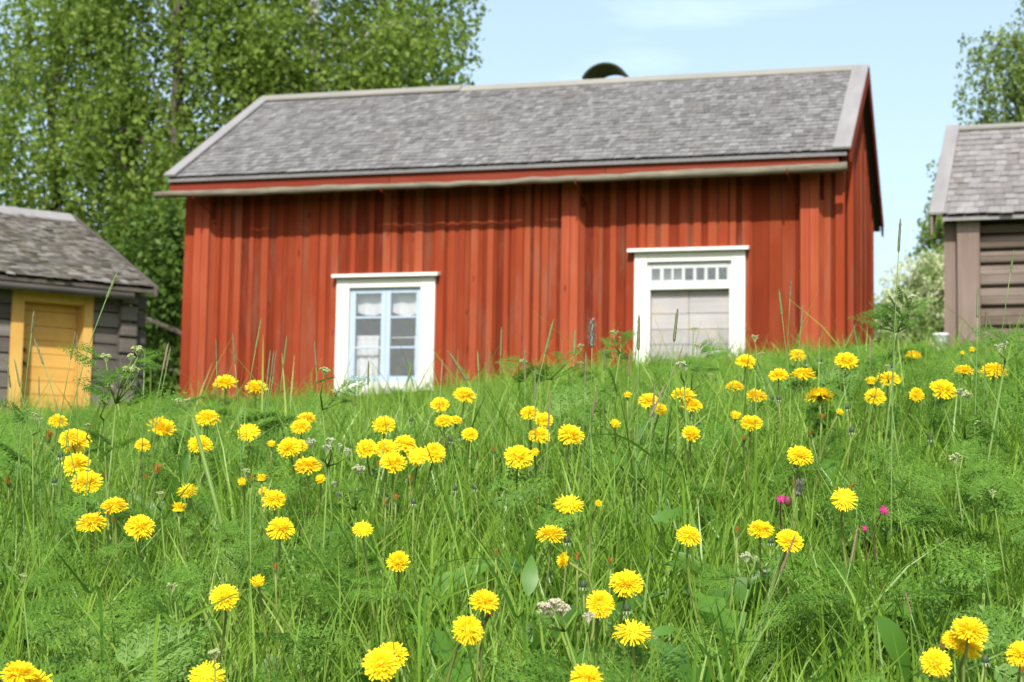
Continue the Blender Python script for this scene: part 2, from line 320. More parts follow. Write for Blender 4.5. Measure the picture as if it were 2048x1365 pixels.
# openings (x0,x1,z0,z1)
WIN = (wx(700, 660), wx(843, 660), wz(770, 764), wz(770, 576))
DOOR = (wx(1295, 620), wx(1464, 620), ZB+.5, wz(1380, 524))
def split(x0, x1, z0, z1, ops):
    segs = [(z0, z1)]
    for a, b, c, d in ops:
        if x1 > a+.005 and x0 < b-.005:
            n = []
            for p, q in segs:
                if p < c: n.append((p, min(q, c)))
                if q > d: n.append((max(p, d), q))
            segs = n
    return segs
mb = MB(); r = random.Random(3); x = -HL
edges = [WIN[0], WIN[1], DOOR[0], DOOR[1], 0]
while x < -.01:
    wd = r.uniform(.10, .19)
    nx_ = x+wd
    for e in edges:
        if x < e-.01 < nx_+.04: nx_ = e
    dd = r.uniform(0, .006)
    for p, q in split(x, nx_, ZB, ZE+.1, [WIN, DOOR]): mb.box(x+.0015, nx_-.0015, -dd, .03, p, q)
    x = nx_
hbuild(mb, 'wall', M['red'], bevel=.003)
mb = MB()
batt = [437, 455, 478, 505, 532, 563, 600, 630, 649, 672, 708, 744, 775, 790, 815, 839, 881, 905, 925, 950, 982, 1014, 1040, 1056, 1075, 1092, 1108, 1193, 1227, 1263, 1285, 1303, 1330, 1368, 1395, 1425, 1448, 1466, 1492, 1655]
for i, px in enumerate(batt):
    xc = wx(px, 470); hw = r.choice([.03, .036, .045, .05]) if px not in (630, 881, 1263) else .06
    for p, q in split(xc-hw, xc+hw, ZB, ZE+.08, [WIN, DOOR]): mb.box(xc-hw, xc+hw, -.017-r.random()*.005, -.0065, p, q)
hbuild(mb, 'battens', M['redtrim'], bevel=.003)
mb = MB()
# gable (right) wall
y = .0
while y < HD-.02:
    wd = r.uniform(.12, .18); y2 = min(HD, y+wd)
    ym = (y+y2)/2; zt = ZE+(ZR-ZE)*(1-abs(ym-HD/2)/(HD/2+OE))-.10
    mb.box(-.03, .001+r.random()*.004, y+.0015, y2-.0015, ZB, zt); 
    if r.random() < .75: mb.box(.006, .03, y2-.03, y2+.03, ZB, zt-.02)
    y = y2
# left gable + back
mb.box(-HL-.02, -HL-.002, .004, HD, ZB, ZE); mb.add([(-HL-.011, -OE*.3, ZE-.1), (-HL-.011, HD+OE*.3, ZE-.1), (-HL-.011, HD/2, ZR-.15)], [(0, 1, 2)])
mb.box(-HL, -.035, HD-.03, HD, ZB, ZE)
hbuild(mb, 'gable_wall', M['red'], bevel=.003)
# dark inner lining
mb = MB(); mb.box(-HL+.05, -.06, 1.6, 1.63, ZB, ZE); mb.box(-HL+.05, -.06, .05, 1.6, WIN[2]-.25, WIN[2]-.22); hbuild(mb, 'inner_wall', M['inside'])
# corner boards / boxed posts
for (pa, pb, py, dz) in ((388, 417, 560, 0), (1123, 1157, 560, 0), (1601, 1638, 520, 0)):
    mb = MB(); a, b = wx(pa, py, .1), wx(pb, py, .1)
    mb.box(a, (a+b)/2-.002, -.135, -.008, ZB, ZE-.06); mb.box((a+b)/2+.002, b, -.130, -.008, ZB, ZE-.06)
    mb.box(a+.01, b-.005, -.155, -.136, ZE-.22, ZE-.02)
    mb.hexa([(b, -.09, ZB), (b+.05, -.01, ZB), (b+.05, -.008, ZB), (b, -.008, ZB), (b, -.09, ZE-.45), (b+.05, -.01, ZE-.45), (b+.05, -.008, ZE-.45), (b, -.008, ZE-.45)])
    hbuild(mb, 'post', M['redpost'], bevel=.004)
for (x0, x1, y0, y1) in ((-.07, .028, -.045, -.008), (.005, .032, -.04, .10), (-HL-.05, -HL+.09, -.045, -.008), (.008, .034, HD-.12, HD+.03)):
    mb = MB(); mb.box(x0, x1, y0, y1, ZB, ZE); hbuild(mb, 'corner_board', M['redtrim'], bevel=.004)
mb = MB(); mb.box(.034, min(.24, H.hit(1707, 500, 1, .24)[0]), .24, .40, ZB, ZE+.15); hbuild(mb, 'post', M['redtrim'], bevel=.004)
# roof
ymid = HD/2; RZ = ZR-ZE
mb = MB(); shingles(mb, XL+.03, XR-.02, -OE, ZE, ymid, ZR, .128, .085, 1, jit=.003, cup=.002, thick=.0165)
shingles(mb, XL+.03, XR-.02, HD+OE, ZE, ymid, ZR, .135, .16, 2)
# roof deck
for yy in (-OE, HD+OE):
    mb.hexa([(XL+.02, yy, ZE-.045), (XR-.01, yy, ZE-.045), (XR-.01, ymid, ZR-.045), (XL+.02, ymid, ZR-.045), (XL+.02, yy, ZE-.012), (XR-.01, yy, ZE-.012), (XR-.01, ymid, ZR-.012), (XL+.02, ymid, ZR-.012)])
roof = hbuild(mb, 'roof', M['shingle'])
sl_ = math.hypot(ymid+OE, RZ); ny_, nz_ = -RZ/sl_, (ymid+OE)/sl_
def slopebar(mb, xa, xb, h0, h1, back=False, e0=0., e1=0.):
    ye = HD+OE if back else -OE; sy = -1 if back else 1
    def P(xx, t, h): return (xx, ye+sy*((ymid+OE)*t)+(-sy)*RZ/sl_*h, ZE+RZ*t+nz_*h)
    mb.hexa([P(xa, e0, h0), P(xb, e0, h0), P(xb, 1+e1, h0), P(xa, 1+e1, h0), P(xa, e0, h1), P(xb, e0, h1), P(xb, 1+e1, h1), P(xa, 1+e1, h1)])
for (xa, xb) in ((XR-.16, XR+.035), (XL-.02, XL+.13)):
    mb = MB(); slopebar(mb, xa, xb, .032, .062, e0=-.006); hbuild(mb, 'verge_board', M['greyboard'], bevel=.004)
mb = MB(); slopebar(mb, XR+.012, XR+.037, -.13, .028, e0=.0); hbuild(mb, 'bargeboard', M['redtrim'], bevel=.004)
mb = MB(); slopebar(mb, XR+.010, XR+.035, -.13, .028, back=True, e0=-.01); hbuild(mb, 'bargeboard', M['redtrim'], bevel=.004)
mb = MB(); slopebar(mb, XR-.12, XR+.04, .031, .05, back=True); hbuild(mb, 'verge_board', M['greyboard'])
mb = MB(); xm = H.hit(925, 183, 1, ymid)[0]
def ridge(mb, a, b, o):
    mb.hexa([(a, ymid-.14, ZR-.055+o), (b, ymid-.14, ZR-.055+o), (b, ymid, ZR+.035+o), (a, ymid, ZR+.035+o), (a, ymid-.15, ZR-.03+o), (b, ymid-.15, ZR-.03+o), (b, ymid, ZR+.065+o), (a, ymid, ZR+.065+o)])
    mb.hexa([(a, ymid+.002, ZR+.035+o), (b, ymid+.002, ZR+.035+o), (b, ymid+.14, ZR-.055+o), (a, ymid+.14, ZR-.055+o), (a, ymid+.002, ZR+.065+o), (b, ymid+.002, ZR+.065+o), (b, ymid+.15, ZR-.03+o), (a, ymid+.15, ZR-.03+o)])
ridge(mb, XL, xm, .018); ridge(mb, xm+.004, XR-.10, 0); hbuild(mb, 'ridge_board', M['ridgeboard'], bevel=.004)
# fascia under the eave and soffit
mb = MB()
for a, b in ((XL+.02, -5.2), (-5.196, -2.6), (-2.596, XR-.1)): mb.box(a, b, -OE+.045, -OE+.07, ZE-.222, ZE-.03)
hbuild(mb, 'fascia', M['redh'], bevel=.004)
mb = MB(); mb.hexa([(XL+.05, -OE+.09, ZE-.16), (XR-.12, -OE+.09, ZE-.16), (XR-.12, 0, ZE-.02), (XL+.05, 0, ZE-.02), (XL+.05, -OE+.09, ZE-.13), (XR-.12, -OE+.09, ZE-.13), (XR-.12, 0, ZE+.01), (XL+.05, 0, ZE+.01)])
hbuild(mb, 'soffit', M['logdark'])  # soffit coloured dark to deepen the shade under the eave
# wooden pole gutter
GD = .035
ga = H.hit(309, 390, 1, -OE-GD); gb = H.hit(1694, 333, 1, -OE-GD)
pts = []; rad = []; r = random.Random(9)
for i in range(41):
    t = i/40; p = ga+(gb-ga)*t
    zz = p[2]-.018*math.sin(t*math.pi)+r.gauss(0, .004)
    pts.append((p[0], -OE-GD+r.gauss(0, .003), zz)); rad.append(.036+.006*math.sin(t*9)+r.gauss(0, .002)+.008*t)
mb = MB(); mb.tube(pts, rad, 9); hbuild(mb, 'gutter_pole', M['pole'], smooth=True)
GZ = pts
for px in (412, 783, 1165, 1582):
    xb_ = wx(px, 400, .2); zp = np.interp(xb_, [p[0] for p in pts], [p[2] for p in pts])-.04
    mb = MB(); mb.tube([(xb_, -OE-.10, zp+.03), (xb_, -OE-.08, zp-.02), (xb_, -OE-.02, zp-.02), (xb_+.03, -.06, zp-.15), (xb_+.05, -.02, zp-.24)], [.006, .009, .008, .008, .012], 6)
    mb.ball((xb_+.05, -.045, zp-.25), .018, 8, 5); hbuild(mb, 'gutter_bracket', M['red'])
# window
def rectframe(mb, x0, x1, z0, z1, t, y0, y1, tl=None, tb=None):
    tb = tb or t
    mb.box(x0, x0+t, y0, y1, z0, z1); mb.box(x1-t, x1, y0, y1, z0, z1)
    mb.box(x0+t+.001, x1-t-.001, y0+.001, y1, z1-t, z1); mb.box(x0+t+.001, x1-t-.001, y0+.001, y1, z0, z0+tb)
x0, x1, z0, z1 = WIN
ox0, ox1 = wx(671, 660, .06), wx(868, 660, .06); oz1 = wz(770, 556, .06); oz0 = wz(770, 792, .06)
mb = MB(); mb.box(ox0, x0, -.062, -.01, oz0, oz1); mb.box(x1, ox1, -.062, -.01, oz0, oz1)
mb.box(x0+.001, x1-.001, -.058, -.01, z1, oz1); mb.box(x0+.001, x1-.001, -.058, -.01, oz0, z0)
mb.box(x0-.012, x0+.003, -.009, .10, z0, z1); mb.box(x1-.003, x1+.012, -.009, .10, z0, z1)
mb.box(x0, x1, -.009, .10, z1-.003, z1+.012); mb.box(x0, x1, -.009, .10, z0-.012, z0+.003)
win = hbuild(mb, 'window', M['white'], bevel=.003)
mb = MB(); ca, cb = wx(663, 550, .13), wx(875, 550, .13); cz0, cz1 = wz(770, 554, .13), wz(770, 546, .13)
mb.hexa([(ca, -.14, cz0), (cb, -.14, cz0), (cb, -.01, cz0+.02), (ca, -.01, cz0+.02), (ca, -.14, cz1-.006), (cb, -.14, cz1-.006), (cb, -.01, cz1+.012), (ca, -.01, cz1+.012)])
hbuild(mb, 'cornice', M['white'], win, bevel=.004)
xm0, xm1 = wx(762, 660), wx(781, 660); zb1, zb2 = wz(770, 635), wz(770, 695.5); zt_ = wz(770, 587); zbt = wz(770, 753)
for (a, b) in ((x0+.004, (xm0+xm1)/2-.001), ((xm0+xm1)/2+.001, x1-.004)):
    la, lb = (wx(711, 660), xm0) if a < xm0 and b < xm1 else (xm1, wx(832, 660))
    mb = MB(); mb.box(a, la, -.012, .03, z0+.004, z1-.004); mb.box(lb, b, -.012, .03, z0+.004, z1-.004)
    mb.box(la+.001, lb-.001, -.010, .03, zt_, z1-.004); mb.box(la+.001, lb-.001, -.010, .03, z0+.004, zbt)
    for zz in (zb1, zb2): mb.box(la+.001, lb-.001, -.007, .018, zz-.012, zz+.012)
    sash = hbuild(mb, 'sash', M['blue'], win, bevel=.003)
    for (p, q) in ((zb1+.012, zt_), (zb2+.012, zb1-.012), (zbt, zb2-.012)):
        mb = MB(); mb.box(la, lb, .006, .009, p, q); hbuild(mb, 'pane', M['glass'], sash)
def cloth(x0, x1, ztop, zbot, y, waves, amp, sag, seed, taper=0):
    nxx, nzz = 40, 14; V = []
    for j in range(nzz+1):
        v = j/nzz
        for i in range(nxx+1):
            u = i/nxx; zb_ = zbot-sag*math.sin(math.pi*u) if sag else zbot
            V.append((x0+(x1-x0)*u*(1-taper*v), y+amp*math.sin(u*waves*2*math.pi+seed)*(.3+.7*v), ztop+(zb_-ztop)*v-ZB))
    Fs = [(j*(nxx+1)+i, j*(nxx+1)+i+1, (j+1)*(nxx+1)+i+1, (j+1)*(nxx+1)+i) for j in range(nzz) for i in range(nxx)]
    return V, Fs
for (a, b, zt, zb_, wv, sg, tp) in ((wx(707, 600), wx(766, 600), zt_+.05, wz(740, 622), 2, .045, 0), (wx(778, 600), wx(838, 600), zt_+.05, wz(800, 622), 2, .05, 0),
                            (wx(705, 700), wx(750, 700), wz(720, 670), z0, 3, 0, .12), (wx(836, 700), wx(822, 700), wz(820, 670), z0, 2, 0, .15)):
    V, Fs = cloth(a, b, zt, zb_, .12, wv, .012, sg, a); npmesh('curtain', V, Fs, M['curtain'], win, smooth=True)
mb = MB(); mb.tube([(x0+.01, .115, wz(770, 674)), (x1-.01, .115, wz(770, 674))], .005, 6); hbuild(mb, 'curtain_rod', M['white'], win)
mb = MB(); mb.box(x0-.1, x1+.1, .13, .35, z0-.03, z0-.004); hbuild(mb, 'inner_sill', M['white'], win)
pot = empty('flower_pot', H.world((wx(818, 740), .22, z0-.004)), 0, label='low terracotta pot on the inner sill behind the right sash of the window', cat='flower pot')
mb = MB(); mb.tube([(0, 0, 0), (0, 0, .05), (0, 0, .06), (0, 0, .07)], [.05, .07, .08, .08], 14); mb.build('pot', M['clay'], pot)
mb = MB(); mb.tube([(0, 0, .068), (0, 0, .074)], [.070, .070], 14); mb.build('soil', M['darkbark'], pot)
# door
x0, x1, z0, z1 = DOOR
ox0, ox1 = wx(1268, 600, .06), wx(1490, 600, .06); oz1 = wz(1380, 503, .06)
tz = (wz(1380, 579), wz(1380, 569))
mb = MB(); mb.box(ox0, x0, -.062, -.01, ZB+.4, oz1); mb.box(x1, ox1, -.062, -.01, ZB+.4, oz1); mb.box(x0+.001, x1-.001, -.058, -.01, z1, oz1)
mb.box(x0-.012, x0+.03, -.009, .16, z0, z1); mb.box(x1-.03, x1+.012, -.009, .16, z0, z1); mb.box(x0+.031, x1-.031, -.03, .15, tz[0], tz[1])
door = hbuild(mb, 'door', M['white'], bevel=.003)
mb = MB(); ca, cb = wx(1254, 500, .13), wx(1497, 500, .13); cz0, cz1 = wz(1380, 502, .13), wz(1380, 494, .13)
mb.hexa([(ca, -.14, cz0), (cb, -.14, cz0), (cb, -.01, cz0+.02), (ca, -.01, cz0+.02), (ca, -.14, cz1-.006), (cb, -.14, cz1-.006), (cb, -.01, cz1+.012), (ca, -.01, cz1+.012)])
hbuild(mb, 'cornice', M['white'], door, bevel=.004)
px_ = [(410, 490), (525, 600), (622, 702), (732, 812), (843, 921), (952, 1031), (1060, 1141)]
px_ = [(wx(1220+a/4.875, 548), wx(1220+b/4.875, 548)) for a, b in px_]; pz0, pz1 = wz(1380, 561), wz(1380, 537)
mb = MB(); zz0, zz1 = tz[1]+.001, z1-.004
mb.box(x0+.032, px_[0][0], -.012, .03, zz0, zz1); mb.box(px_[-1][1], x1-.032, -.012, .03, zz0, zz1)
for i in range(6): mb.box(px_[i][1], px_[i+1][0], -.010, .03, pz0, pz1)
mb.box(px_[0][0]+.001, px_[-1][1]-.001, -.011, .03, zz0, pz0); mb.box(px_[0][0]+.001, px_[-1][1]-.001, -.011, .03, pz1, zz1)
trn = hbuild(mb, 'transom', M['greyfr'], door, bevel=.003)
for a, b in px_:
    mb = MB(); mb.box(a, b, .006, .009, pz0, pz1); hbuild(mb, 'pane', M['glass'], trn)
# interior things seen dimly through the first panes
mb = MB(); mb.box(px_[0][0]-.05, px_[2][1]+.02, .12, .124, pz0-.05, pz1+.02); hbuild(mb, 'curtain', M['curtain'], door)
xm_ = wx(1376, 620)
jo = [wz(1380, v) for v in (580, 594, 626.5, 658, 688.7, 720, 751, 782, 813)]; jo[0] = tz[0]-.002
for (a, b) in ((x0+.034, xm_-.002), (xm_+.002, x1-.034)):
    mb = MB()
    for k in range(len(jo)-1): mb.box(a, b, .06, .09, jo[k+1]+.0025, jo[k]-.0025)
    mb.box(a+.01, b-.01, .091, .1, jo[-1], jo[0]); hbuild(mb, 'door_leaf', M['plank'], door, bevel=.004)
# chimney with arched hood
cy0 = ymid+.30
c0 = H.hit(1163, 156, 1, cy0); c1 = H.hit(1254, 157, 1, cy0); ct = H.hit(1208, 125, 1, cy0)
hw = (c1[0]-c0[0])/2; hx = (c0[0]+c1[0])/2; zb_ = c0[2]-.0; rise = ct[2]-zb_; R = (hw*hw+rise*rise)/(2*rise); cz = zb_+rise-R
mb = MB(); a0 = math.asin(hw/R); n = 20; V = []
for yy in (cy0, cy0+.62):
    for rr in (R, R-.022):
        for k in range(n+1):
            a = -a0+2*a0*k/n; V.append((hx+rr*math.sin(a), yy, cz+rr*math.cos(a)))
m1 = n+1; Fs = []
for k in range(n):
    Fs += [(k, k+1, 2*m1+k+1, 2*m1+k), (m1+k+1, m1+k, 3*m1+k, 3*m1+k+1), (k+1, k, m1+k, m1+k+1), (2*m1+k, 2*m1+k+1, 3*m1+k+1, 3*m1+k)]
Fs += [(0, 2*m1, 3*m1, m1), (n, m1+n, 3*m1+n, 2*m1+n)]
mb.add(V, Fs)
zc = zb_-.22
for xx in (hx-hw+.02, hx+hw-.05): mb.box(xx, xx+.03, cy0+.05, cy0+.08, zc, zb_+.03); mb.box(xx, xx+.03, cy0+.5, cy0+.53, zc, zb_+.03)
m2 = MB(); m2.box(hx-hw+.01, hx+hw-.01, cy0+.03, cy0+.6, ZR-.5, zc)
chim = hbuild(m2, 'chimney', M['plaster'], bevel=.01); hbuild(mb, 'chimney_hood', M['hood'], chim, smooth=False)

# ================================================================== LEFT SHED (log, ochre door)
LA = .64
p = ray(277, 640)*19.2; LS = Frame((p[0], p[1], 0), LA); LB = .35
shedL = empty('log_shed', LS.world((0, 0, LB)), LA, label='small grey log shed with mossy shingle roof and yellow door at the left', cat='shed')
def sb(mb, name, m, parent=shedL, B=LB, **k):
    mb.v = [(a, b, c-B) for a, b, c in mb.v]; return mb.build(name, m, parent, **k)
def lx(px, py, d=0): return LS.hit(px, py, 1, -d)[0]
def lz(px, py, d=0): return LS.hit(px, py, 1, -d)[2]
ov = .38
ee = LS.hit(313, 579, 1, -ov); ze = ee[2]; xe = ee[0]; rp = LS.hit(147, 438, 0, xe); yr, zr = rp[1], rp[2]
xw0 = -6.5
ce = LS.hit(100, 558, 1, -ov)[2]; ze = (ze+ce)/2
mb = MB(); shingles(mb, xw0, xe, -ov, ze, yr, zr, .095, .10, 7, thick=.012, jit=.013, cup=.012)
shingles(mb, xw0, xe, 2*yr+ov, ze, yr, zr, .15, .2, 8)
mb.hexa([(xw0, -ov+.02, ze-.05), (xe-.02, -ov+.02, ze-.05), (xe-.02, yr, zr-.05), (xw0, yr, zr-.05), (xw0, -ov+.02, ze-.015), (xe-.02, -ov+.02, ze-.015), (xe-.02, yr, zr-.015), (xw0, yr, zr-.015)])
sb(mb, 'roof', M['shingleL'])
mb = MB(); mb.hexa([(xw0, yr-.19, zr-.09), (xe-.03, yr-.19, zr-.09), (xe-.03, yr, zr+.03), (xw0, yr, zr+.03), (xw0, yr-.19, zr-.06), (xe-.03, yr-.19, zr-.06), (xe-.03, yr, zr+.06), (xw0, yr, zr+.06)])
mb.hexa([(xw0, yr+.002, zr+.03), (xe-.03, yr+.002, zr+.03), (xe-.03, yr+.19, zr-.09), (xw0, yr+.19, zr-.09), (xw0, yr+.002, zr+.06), (xe-.03, yr+.002, zr+.06), (xe-.03, yr+.19, zr-.06), (xw0, yr+.19, zr-.06)])
sb(mb, 'ridge_board', M['greyboard'], bevel=.004)
mb = MB(); mb.hexa([(xe-.02, -ov, ze-.09), (xe+.015, -ov, ze-.09), (xe+.015, yr, zr-.09), (xe-.02, yr, zr-.09), (xe-.02, -ov-.01, ze+.03), (xe+.015, -ov-.01, ze+.03), (xe+.015, yr, zr+.05), (xe-.02, yr, zr+.05)])
sb(mb, 'bargeboard', M['logL'], bevel=.004)
mb = MB(); mb.tube([(xw0, -ov+.06, ze-.10), (xe-.25, -ov+.06, ze-.10)], .045, 8); sb(mb, 'eave_pole', M['logL'], smooth=True)
DL = (lx(42, 700), lx(162, 700), lz(95, 606))       # reveal opening
x0, x1, z1 = DL; r = random.Random(12)
mb = MB(); z = LB; ztop = ze+.1
while z < ztop:
    h = r.uniform(.17, .21); zz = min(z+h, ztop)
    for a, b in ((xw0+.3, x0-.01), (x1+.01, -.12)) if z < z1 else ((xw0+.3, -.12),):
        n = 14; xs = np.linspace(a, b, n)
        for k in range(n-1):
            pass
        mb.box(a, b, -.01-r.random()*.02, .14, z+.011, zz-.009)
    mb.box(-.14, -.02, .2, yr*2-.1, z+.01, zz-.01)
    z = zz
mb.box(xw0+.3, x0-.012, .03, .10, LB, ztop); mb.box(x1+.012, -.13, .03, .10, LB, ztop)
sb(mb, 'log_wall', M['logL'], bevel=.022)
# crossed log ends at the corner
mb = MB(); z = LB+.08
while z < ztop-.05:
    h = r.uniform(.17, .2); mb.box(-.25, -.045+r.uniform(-.01, .01), -.09-r.random()*.03, .02, z+.012, z+h-.012); z += h
sb(mb, 'corner_notch', M['logL'], bevel=.02)
mb = MB(); z = LB
while z < ztop-.05:
    h = r.uniform(.17, .2); mb.box(-.03, .11+r.uniform(-.015, .015), .0, .13, z+.012, z+h-.012); z += h
sb(mb, 'log_end', M['logdark'], bevel=.025)
mb = MB(); oa, ob, ot = lx(20, 700, .05), lx(184, 700, .05), lz(105, 582, .05)
mb.box(oa, x0, -.055, -.035, LB, ot); mb.box(x1, ob, -.055, -.035, LB, ot); mb.box(x0+.001, x1-.001, -.053, -.035, z1, ot)
mb.box(x0-.015, x0, -.034, .20, LB, z1); mb.box(x1, x1+.015, -.034, .20, LB, z1); mb.box(x0-.015, x1+.015, -.034, .20, z1+.001, z1+.015)
dL = sb(mb, 'door', M['ochre'], bevel=.003)
mb = MB(); ca, cb, c0z, c1z = lx(23, 580, .1), lx(193, 590, .1), lz(105, 586, .1), lz(105, 577, .1)
mb.box(ca, cb, -.13, -.02, c0z, c1z); sb(mb, 'cornice', M['ochre'], dL, bevel=.004)
mb = MB(); zz = z1-.002; hs = [.085]+[.165, .155, .15, .15, .15, .15, .15, .15]
for h in hs:
    if zz-h < LB: break
    mb.box(x0+.002, x1-.002, .15, .18, zz-h+.004, zz); zz -= h
mb.box(x0+.003, x1-.003, .181, .19, LB, z1)
leaf_ = sb(mb, 'door_leaf', M['ochreh'], dL, bevel=.004)
for py in (700, 727):
    q = LS.hit(43, py, 1, .14); mb = MB(); mb.box(q[0]+.02, q[0]+.05, .125, .149, q[2]-.015, q[2]+.015); mb.tube([(q[0]+.02, .13, q[2]-.02), (q[0]+.02, .13, q[2]+.03)], .01, 6); sb(mb, 'hinge', M['hood'], leaf_)

# ================================================================== RIGHT SHED
RA = -.33
p = ray(1889, 600)*18.6; RS = Frame((p[0], p[1], 0), RA); RB = 1.1
shedR = empty('log_shed', RS.world((0, 0, RB)), RA, label='brown log shed with boxed corner post and shingle roof, cut by the right edge', cat='shed')
def rb(mb, name, m, parent=shedR, **k): return sb(mb, name, m, parent, RB, **k)
ov = .30
ee = RS.hit(1884, 433, 1, -ov); ze, xe = ee[2], ee[0]; rp = RS.hit(1916, 262, 0, xe); yr, zr = rp[1], rp[2]; X1 = 4.2
mb = MB(); shingles(mb, xe-.01, X1, -ov, ze, yr, zr, math.hypot(yr+ov, zr-ze)/15.5, .115, 17, thick=.017, jit=.010, cup=.006)
shingles(mb, xe-.01, X1, 2*yr+ov, ze, yr, zr, .15, .2, 18)
mb.hexa([(xe, -ov+.02, ze-.05), (X1, -ov+.02, ze-.05), (X1, yr, zr-.05), (xe, yr, zr-.05), (xe, -ov+.02, ze-.015), (X1, -ov+.02, ze-.015), (X1, yr, zr-.015), (xe, yr, zr-.015)])
rb(mb, 'roof', M['shingleR'])
mb = MB(); sl_r = math.hypot(yr+ov, zr-ze)
mb.hexa([(xe-.14, -ov, ze+.02), (xe+.02, -ov, ze+.02), (xe+.02, yr+.02, zr+.05), (xe-.14, yr+.02, zr+.05), (xe-.14, -ov-.01, ze+.05), (xe+.02, -ov-.01, ze+.05), (xe+.02, yr+.02, zr+.085), (xe-.14, yr+.02, zr+.085)])
rb(mb, 'verge_board', M['greyboard'], bevel=.004)
mb = MB(); mb.hexa([(xe-.125, -ov+.02, ze-.20), (xe-.10, -ov+.02, ze-.20), (xe-.10, yr, zr-.14), (xe-.125, yr, zr-.14), (xe-.125, -ov+.02, ze+.015), (xe-.10, -ov+.02, ze+.015), (xe-.10, yr, zr+.04), (xe-.125, yr, zr+.04)])
mb.hexa([(xe-.125, 2*yr+ov, ze-.20), (xe-.10, 2*yr+ov, ze-.20), (xe-.10, yr, zr-.14), (xe-.125, yr, zr-.14), (xe-.125, 2*yr+ov, ze+.015), (xe-.10, 2*yr+ov, ze+.015), (xe-.10, yr, zr+.04), (xe-.125, yr, zr+.04)])
rb(mb, 'bargeboard', M['postR'], bevel=.004)
mb = MB(); mb.hexa([(xe+.022, yr-.12, zr-.03), (X1, yr-.12, zr-.03), (X1, yr, zr+.03), (xe+.022, yr, zr+.03), (xe+.022, yr-.13, zr+.0), (X1, yr-.13, zr+.0), (X1, yr, zr+.065), (xe+.022, yr, zr+.065)])
rb(mb, 'ridge_board', M['ridgeboard'], bevel=.004)
def rx(px, py, d=0): return RS.hit(px, py, 1, -d)[0]
def rz(px, py, d=0): return RS.hit(px, py, 1, -d)[2]
mb = MB(); jz = [rz(2000, v) for v in (690, 655, 614, 573, 528, 500, 470, 446, 420)]; r = random.Random(4)
jz = [RB, (RB+jz[0])/2]+jz
for k in range(len(jz)-1):
    h = jz[k+1]-jz[k]; g = .034+.012*r.random()
    yo = -.02-r.random()*.02
    # hewn log with a slightly rounded face
    a, b = .14, X1
    mb.hexa([(a, yo+.02, jz[k]+g/2), (b, yo+.02, jz[k]+g/2), (b, .12, jz[k]+g/2), (a, .12, jz[k]+g/2), (a, yo, jz[k]+h*.5), (b, yo, jz[k]+h*.5), (b, .12, jz[k]+h*.5), (a, .12, jz[k]+h*.5)])
    mb.hexa([(a, yo, jz[k]+h*.5), (b, yo, jz[k]+h*.5), (b, .12, jz[k]+h*.5), (a, .12, jz[k]+h*.5), (a, yo+.015, jz[k+1]-g/2), (b, yo+.015, jz[k+1]-g/2), (b, .12, jz[k+1]-g/2), (a, .12, jz[k+1]-g/2)])
mb.box(.02, X1, .06, .10, RB, ze+.05); mb.box(.0, .03, .0, 2*yr, RB, ze)
rb(mb, 'log_wall', M['logR'], bevel=.012)
mb = MB(); pa, pb_ = rx(1915, 600, .14), rx(1960, 600, .14); pz = rz(1935, 465, .14)
mb.box(pa, pb_, -.15, .0, RB, pz-.004); mb.box(pa-.004, pb_+.004, -.155, .0, pz, ze-.02); rb(mb, 'corner_post', M['postR'], bevel=.005)
mb = MB(); mb.box(.0, pa-.004, -.05, -.005, RB, ze-.03); rb(mb, 'side_board', M['postR'], bevel=.004)

# white bucket
q = ray(1881, 668)*18.0; gz = G(q[0], q[1])
bk = empty('bucket', (q[0], q[1], gz), label='small white bucket in the grass beside the brown shed', cat='bucket')
mb = MB(); hh = max(.25, q[2]-gz)
mb.tube([(0, 0, hh-.26), (0, 0, hh-.02), (0, 0, hh-.018), (0, 0, hh), (0, 0, hh), (0, 0, hh-.2)], [.050, .082, .088, .088, .078, .050], 20, cap=False); mb.tube([(0, 0, hh-.25), (0, 0, hh-.24)], .056, 20); mb.tube([(0, 0, 0), (0, 0, hh-.26)], [.030, .050], 20); mb.build('body', M['bucket'], bk, smooth=True)
mb = MB(); mb.tube([(.088*math.cos(t), -.012-.07*math.sin(t), hh-.03-.10*math.sin(t)) for t in np.linspace(0, math.pi, 12)], .003, 6); mb.build('handle', M['hood'], bk)

